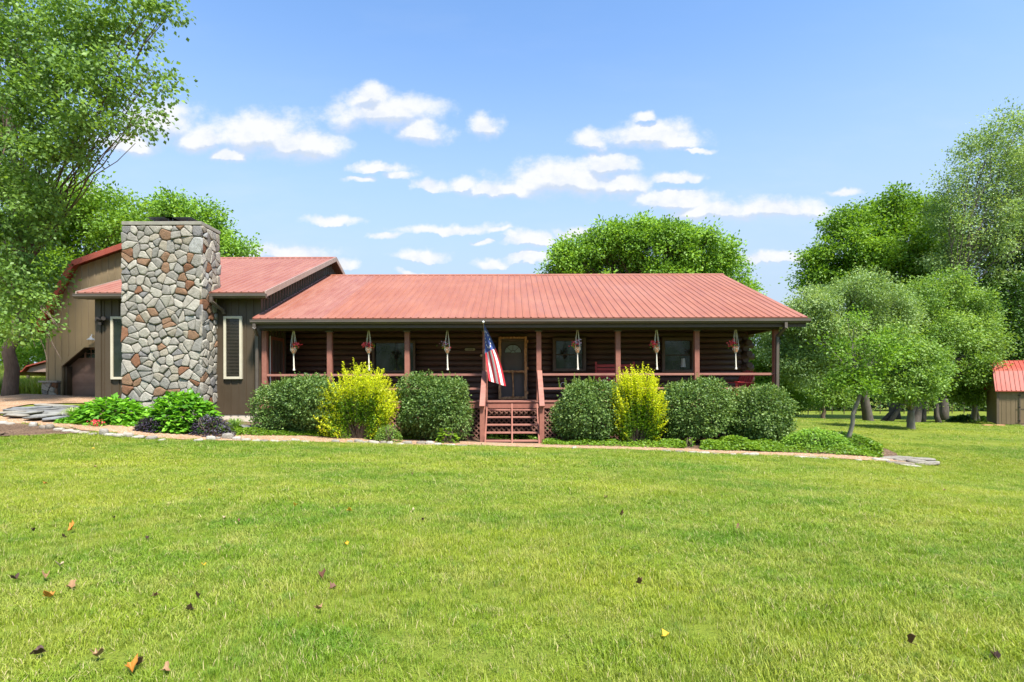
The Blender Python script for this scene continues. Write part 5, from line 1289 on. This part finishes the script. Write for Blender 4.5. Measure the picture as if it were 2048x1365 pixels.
# ------------------------------------------------------------ porch furniture
def rot_mb(m, c, a):
    ca, sa = math.cos(a), math.sin(a); m.v = [(c[0]+(x-c[0])*ca-(y-c[1])*sa, c[1]+(x-c[0])*sa+(y-c[1])*ca, z) for x, y, z in m.v]; return m
def adirondack(cx_, cy_, rz, label):
    root = empty('adirondack_chair', (cx_, cy_, FLZ), label, 'chair', 'red wooden porch chairs'); c = (cx_, cy_); z = FLZ
    def part(nm, fn):
        m = MB(); fn(m); m.v = [(cx_+x, cy_+y, z+q) for x, y, q in m.v]; rot_mb(m, c, rz); return m.build(nm, M_redp, root, bevel=.004)
    part('seat', lambda m: [m.beam((-.27,-.28+i*.085,.40-i*.022),(.27,-.28+i*.085,.40-i*.022),.07,.02) for i in range(7)])
    part('backrest', lambda m: [m.beam((-.22+i*.088,.22,.22),(-.25+i*.10,.62,.98-.025*abs(i-2.5)),.078,.02,up=(0,-1,.4)) for i in range(6)]+[m.beam((-.26,.46,.60),(.26,.46,.60),.05,.03),m.beam((-.24,.32,.33),(.24,.32,.33),.05,.03)])
    for s in (-1, 1):
        part('armrest', lambda m: m.beam((s*.33,-.38,.585),(s*.33,.45,.545),.13,.025))
        part('leg', lambda m: m.beam((s*.29,-.30,0),(s*.29,-.30,.57),.09,.025,up=(1,0,0)))
        part('rear_leg', lambda m: m.beam((s*.25,-.32,.36),(s*.25,.62,.02),.025,.10))
    return root
adirondack(7.36, 18.1, rad(-62), 'red slatted low chair facing left at the right end of the porch')
root = empty('porch_rocker', (3.0, 18.4, FLZ), 'red high backed rocking bench half hidden behind the right golden shrub', 'bench')
def part(nm, fn): m = MB(); fn(m); m.build(nm, M_redp, root, bevel=.004)
zz = FLZ
part('backrest', lambda m: [m.box(2.89,4.1,18.62,18.645,zz+.62+i*.12,zz+.62+i*.12+.09) for i in range(5)])
for x in (2.84, 4.12):
    part('leg', lambda m: m.box(x-.02,x+.03,18.60,18.66,zz,zz+1.28)); part('leg', lambda m: m.box(x-.02,x+.03,18.08,18.14,zz,zz+.62)); part('armrest', lambda m: m.box(x-.04,x+.06,18.02,18.62,zz+.62,zz+.65))
part('seat', lambda m: [m.box(2.87,4.09,18.1+i*.1,18.18+i*.1,zz+.42,zz+.445) for i in range(5)])
# scrolled iron plant stand
q = P(1128, 772, 18.0); root = empty('plant_stand', (q.x, 18.0, FLZ), 'scrolled iron plant stand behind the railing right of the stairs', 'plant stand')
m = MB()
for s in (-.16,.0,.16): m.tube([(q.x+s,18,FLZ),(q.x+s,18,FLZ+.50)], .01, 6)
m.tube([(q.x-.17,18,FLZ+.5),(q.x+.17,18,FLZ+.5)], .01, 6); m.build('frame', M_iron, root)
m = MB(); m.tube([(q.x-.16+.05*t*math.cos(t*1.4)+.16, 17.97, FLZ+.52+.05*t*math.sin(t*1.4)) for t in np.linspace(.3,3.6,16)], .008, 5); m.build('scroll', M_grey, root)
q = P(1207, 764, 17.7); root = empty('flower_pot', (q.x, 17.7, FLZ), 'pot of purple and orange flowers on the porch beside the right golden shrub', 'flower pot')
m = MB(); m.lathe((q.x,17.7,FLZ), [(.11,0),(.16,.28),(.18,.28),(.18,.33),(.15,.33)], 14); m.build('pot', M_pot, root)
n = 120; c_ = np.array([q.x,17.7,FLZ+.50]); leaves_mesh('flowers', c_+R.normal(size=(n,3))*[.1,.08,.08], R.normal(size=(n,3)), R.normal(size=(n,3)), np.full(n,.06), .45, M_flp, root)
leaves_mesh('leaves', c_+R.normal(size=(n,3))*[.1,.08,.08]-[0,0,.08], R.normal(size=(n,3)), R.normal(size=(n,3)), np.full(n,.09), .3, L_green, root)

# ------------------------------------------------------------ trees
def gp3(px, py, d): x = (px-CX)/F*d; return (x, d, g(x, d))
# big maple at the left
b = gp3(20, 785, 22.3)
lob = px_lobes([(40,50,150,110,19),(190,25,120,50,18),(285,8,75,26,17.5),(335,18,38,14,17.3),(120,160,120,80,18.5),(235,150,95,46,17.6),(290,172,52,22,17.2,.7),(300,140,34,12,17.1,.4),(60,260,110,70,18.5),(190,230,95,44,17.6),(255,255,50,26,17.2,.7),(272,285,28,10,17.0,2.),(345,24,26,9,17.2,2.),(310,14,40,14,17.3,1.5),(312,142,34,9,17.0,2.),(330,176,22,7,16.9,2.5),(285,225,38,10,17.0,2.),(240,110,40,16,17.3,1.),(255,80,30,9,17.2,1.5),(150,60,100,50,18),
    (20,370,90,60,19),(110,300,60,30,18),(40,470,90,70,19.5),(85,410,50,42,19),(30,560,85,60,19.5),(45,600,45,40,19),(40,650,60,30,19),(108,645,26,12,18.2,.4),(118,652,22,12,18,.35),(95,720,22,10,18.6,.25),(122,716,20,9,18.4,.3),(70,690,35,12,19,.3),
    (-130,120,170,150,22),(-160,330,170,160,23),(-150,520,150,120,22),(-60,-150,200,120,21),(-300,200,180,200,27)])
tree('maple_tree', 'large dark green maple overhanging from the left edge of the photo', 'tree', b, lob, L_maple, M_bark, 4300, 38, .58, .125, .24, limb=.15, fork=(b[0]+.1, b[1], b[2]+4.2), shell=.25, wid=.40, droop=.35, twig=.30)
# lighter trees behind the barn
GL = 'trees behind the barn'
b = gp3(170, 780, 40); tree('shade_tree', 'bright yellow green tree rising behind the barn roof', 'tree', b, px_lobes([(190,400,80,50,38),(120,430,90,60,39),(240,440,55,45,37),(60,480,90,80,40),(100,540,80,60,38),(180,500,90,60,39),(30,390,60,50,41)]), L_bright, M_bark, 1000, 34, 1.1, .22, .3, group=GL, shell=.4)
b = gp3(330, 780, 44); tree('shade_tree', 'green tree showing behind and right of the chimney top', 'tree', b, px_lobes([(340,425,75,28,44),(415,432,42,26,43),(300,470,80,50,45),(400,480,60,40,44),(468,492,40,24,43),(360,530,100,50,45)]), L_green, M_bark, 800, 34, 1.1, .24, .3, group=GL, shell=.4)
b = gp3(60, 760, 50); tree('shade_tree', 'pale green tree beyond the grassy bank left of the barn', 'tree', b, px_lobes([(60,640,80,50,50),(10,600,80,70,52),(-60,640,90,80,52),(120,700,60,40,48),(20,700,80,40,49)]), L_bright, M_bark, 700, 34, 1.2, .26, .28, group=GL, shell=.4)
# tree behind the house ridge
b = gp3(1290, 780, 38)
tree('backyard_tree', 'broad green tree rising behind the ridge of the long roof', 'tree', b, px_lobes([(1290,500,90,50,37),(1270,470,45,28,36.5),(1325,470,50,26,37),(1350,480,45,26,36.5),(1190,500,60,40,37),(1215,470,35,24,36.5),(1140,530,50,38,37.5),(1130,510,28,26,37),(1390,500,60,42,37),(1420,480,30,22,36.5),(1440,520,35,34,37.5),(1240,560,130,60,38),(1380,560,100,50,38)]), L_green, M_bark, 1500, 44, .70, .19, .35, shell=.6, flat=.8, upw=.7, nsub=30, subr=.21)
b = gp3(1474, 780, 40); tree('backyard_tree', 'small green tree peeking out beside the right end of the roof ridge', 'tree', b, px_lobes([(1468,550,24,30,40),(1490,585,18,22,39.5),(1475,620,30,40,40),(1500,575,10,10,39)]), L_green, M_bark, 160, 36, .65, .18, .16, shell=.5)
# right side
GR = 'trees behind the right lawn'
b = gp3(1790, 845, 46)
tree('shade_tree', 'big bright green spreading tree at the back right of the house', 'tree', b, px_lobes([(1745,440,60,34,46),(1800,415,55,30,46),(1850,430,60,36,47),(1700,455,42,34,46),(1720,510,80,40,45),(1810,490,80,45,45.5),(1650,525,44,26,46),(1632,548,34,26,46),(1700,560,80,40,46),(1790,560,90,50,46),(1880,500,70,60,47),(1620,575,24,16,46,.6)]), L_bright, M_barkd, 1500, 44, 1.0, .23, .36, group=GR, shell=.5, flat=.55)
b = gp3(1885, 846, 40)
tree('cottonwood_tree', 'tall airy grey green tree at the right edge against the sky', 'tree', b, px_lobes([(1950,300,45,26,39),(1990,270,45,34,39),(2010,232,24,14,38.5,.5),(2045,245,30,30,39,.8),(1930,335,36,20,39,.7),(1895,360,30,16,39,.5),(2040,320,60,50,40),(1975,370,80,40,40),(2050,420,80,70,41),(1960,450,80,60,40),(1890,420,36,40,40,.8),(2120,300,80,90,41),(2120,450,90,90,42),(1940,530,80,50,41)]), L_silver, M_barkd, 1700, 34, .95, .17, .28, group=GR, shell=.2, wid=.28, limb=.17)
b = gp3(1990, 843, 43)
tree('dark_tree', 'dark green dense tree above and left of the garden shed', 'tree', b, px_lobes([(2000,600,80,60,42),(2040,520,60,50,42),(1960,660,80,60,42),(2050,680,80,70,42.5),(1930,600,60,50,43),(2120,600,80,100,43),(2030,740,90,30,42.5),(1950,740,60,30,42)]), L_dark, M_bark, 1200, 44, 1.0, .21, .3, group=GR, shell=.4)
b = gp3(1738, 845, 32)
tree('willow_tree', 'silvery pale green bushy tree right of the porch corner', 'tree', b, px_lobes([(1700,590,80,40,30),(1650,630,70,50,30),(1735,570,40,24,30),(1600,650,44,44,30.5),(1620,590,30,18,30,.7),(1740,650,80,60,31),(1680,700,90,50,31),(1600,730,60,50,31),(1560,680,40,60,31.5),(1780,620,50,40,31)]), L_silver, M_barkd, 1700, 44, .62, .125, .26, group=GR, shell=.55, wid=.26)
b = gp3(1830, 845, 33)
tree('willow_tree', 'pale green rounded tree standing between the silvery tree and the shed', 'tree', b, px_lobes([(1850,600,60,36,33),(1900,570,44,30,33),(1930,640,60,60,34),(1860,680,80,60,33),(1900,740,80,46,34),(1820,650,60,50,32.5),(1960,700,50,50,34),(1800,760,70,30,33.5)]), L_mid, M_barkd, 1500, 44, .70, .14, .23, group=GR, shell=.5, wid=.28,
     trunks=[gp3(1775,845,33.5), gp3(1760,845,34), gp3(1815,845,33), gp3(1845,846,33.5), gp3(1880,846,33)])
b = gp3(1530, 835, 34)
tree('garden_tree', 'fresh green tree seen through the open right end of the porch', 'tree', b, px_lobes([(1530,690,50,50,33),(1520,760,60,40,33),(1560,760,50,60,34),(1580,800,50,30,34),(1490,720,40,60,34),(1530,640,30,20,33)]), L_bright, M_bark, 800, 40, .62, .13, .2, group=GR, shell=.5)
b = gp3(1948, 848, 36)
tree('young_tree', 'young tree with pale twin trunk just left of the garden shed', 'tree', b, px_lobes([(1945,750,50,28,35),(1915,775,36,20,35.5),(1985,765,34,22,35.5),(1940,790,50,16,35)]), L_mid, M_barkg, 420, 38, .55, .15, .17, group=GR, shell=.35, trunks=[gp3(1957,848,36)])
b = gp3(1646, 842, 44)
tree('young_tree', 'thin young tree near the back fence behind the porch corner', 'tree', b, px_lobes([(1640,780,55,26,44),(1600,790,40,24,44),(1690,790,40,22,44),(1645,750,60,30,45)]), L_mid, M_bark, 420, 38, .75, .18, .16, group=GR, shell=.4)
b = gp3(1822, 860, 23)
tree('apple_tree', 'small apple tree with a short forked trunk in the open right lawn', 'tree', (b[0],b[1],b[2]), px_lobes([(1800,700,50,34,22.5),(1845,715,42,34,22.5),(1820,750,60,34,22.3),(1780,770,40,28,22.6),(1862,765,30,26,22.6),(1815,790,50,22,22.2),(1755,740,26,20,22.6,.6),(1790,668,26,16,22.5,.6)]), L_mid, M_barkg, 620, 34, .42, .105, .16, fork=(b[0],b[1],b[2]+.75), shell=.3, trunks=None)
b = G(1688, 890)
tree('leaning_tree', 'small crooked grey tree leaning right, growing out of the bed at the porch corner', 'tree', (b.x,b.y,b.z), px_lobes([(1700,690,50,26,15.3,.8),(1735,730,46,28,15.2),(1690,740,44,24,15.3),(1665,765,30,16,15.4,.7),(1740,775,40,22,15.2),(1695,640,34,18,15.4,.5),(1655,690,30,20,15.5,.5),(1790,720,30,26,15.3,.8),(1760,690,30,20,15.4,.6)]), L_bright, M_barkg, 215, 22, .34, .085, .060, nsub=5, fork=(P(1722,785,15.3).x,15.3,P(1722,785,15.3).z), shell=.2, twig=.6)
# woodland behind and around, one mass
def woodland(name, segs, label):
    pts = []; outs = []
    for (x0, y0, x1, y1, h, n) in segs:
        t = R.random(n); x = x0+(x1-x0)*t+R.normal(size=n)*2.; y = y0+(y1-y0)*t+R.normal(size=n)*2.5
        hh_ = h*(.75+.18*np.sin(x*.21+y*.13)+.12*np.sin(x*.53+1)); z = gz(x, y)+hh_*R.random(n)**.8
        pts.append(np.column_stack([x,y,z])); outs.append(np.column_stack([0*x, -np.sign(y), .4+0*x]))
    p, dr, nr, s, rn = cluster_leaves(np.concatenate(pts), unit(np.concatenate(outs)), 26, 2.2, .5, .8, .1, .5)
    o = leaves_mesh(name, p, dr, nr, s, .38, L_far, None, off=(0,70,0), rnd=rn); return tag(o, label, 'woodland', kind='stuff')
woodland('woodland', [(28,78,95,66,10,2000),(60,50,110,30,11,500),(-110,55,-28,72,13,1400),(-30,75,28,84,7,700),(-90,10,-100,60,13,500)], 'distant leafy woodland beyond the fields')
woodland('far_hedgerow', [(-70,-38,0,-46,13,700),(0,-46,70,-38,13,700)], 'leafy trees across the road facing the house')
# rough tall grass on the bank left
pb_ = np.column_stack([-42+22*R.random(9000), 29+16*R.random(9000)])
big = bpy.data.collections.new('rough_tufts'); big.objects.link(tuft('grass_tuft', 60, .22, .42, .014, 77)); big.objects.link(tuft('grass_tuft', 60, .22, .34, .014, 78))
gn_scatter('tall_grass', pb_, 1.2+.9*R.random(len(pb_)), big, 'tall rough green grass on the bank left of the barn', 'tall grass', 5)
# wire fence at the back right
fy = 58.; root = None
A = gp3(1592, 0, fy); fe = empty('wire_fence', (A[0], fy, A[2]), 'thin wire fence with slim dark posts across the far right field', 'fence')
xsf = [gp3(p_, 0, fy)[0] for p_ in range(1592, 2060, 24)]
for x in xsf: m = MB(); z = g(x, fy); m.tube([(x,fy,z-.1),(x,fy,z+1.35)], .045, 6); m.build('post', M_dark, fe)
for k in range(5):
    m = MB(); m.tube([(x, fy-.04, g(x, fy)+.25+k*.25) for x in xsf], .008, 4); m.build('wire', M_iron, fe)
pv = Vector((sx0, SY, sb)); shed.location = pv + Matrix.Rotation(SHROT, 3, 'Z') @ (shed.location - pv); shed.rotation_euler = (0,0,SHROT)
rp_ = bpy.data.objects['ramp']; rp_.location = pv + Matrix.Rotation(SHROT, 3, 'Z') @ (rp_.location - pv); rp_.rotation_euler = (0,0,SHROT)
# small thicket under the trees at the back
p_ = G(1920, 848); 
big_leaf_mound('undergrowth_shrub', 'low dark undergrowth under the trees left of the shed', 1895, 1985, 832, 847, 36.5, L_dark, 1500, .2, None, 'shrub', .6)
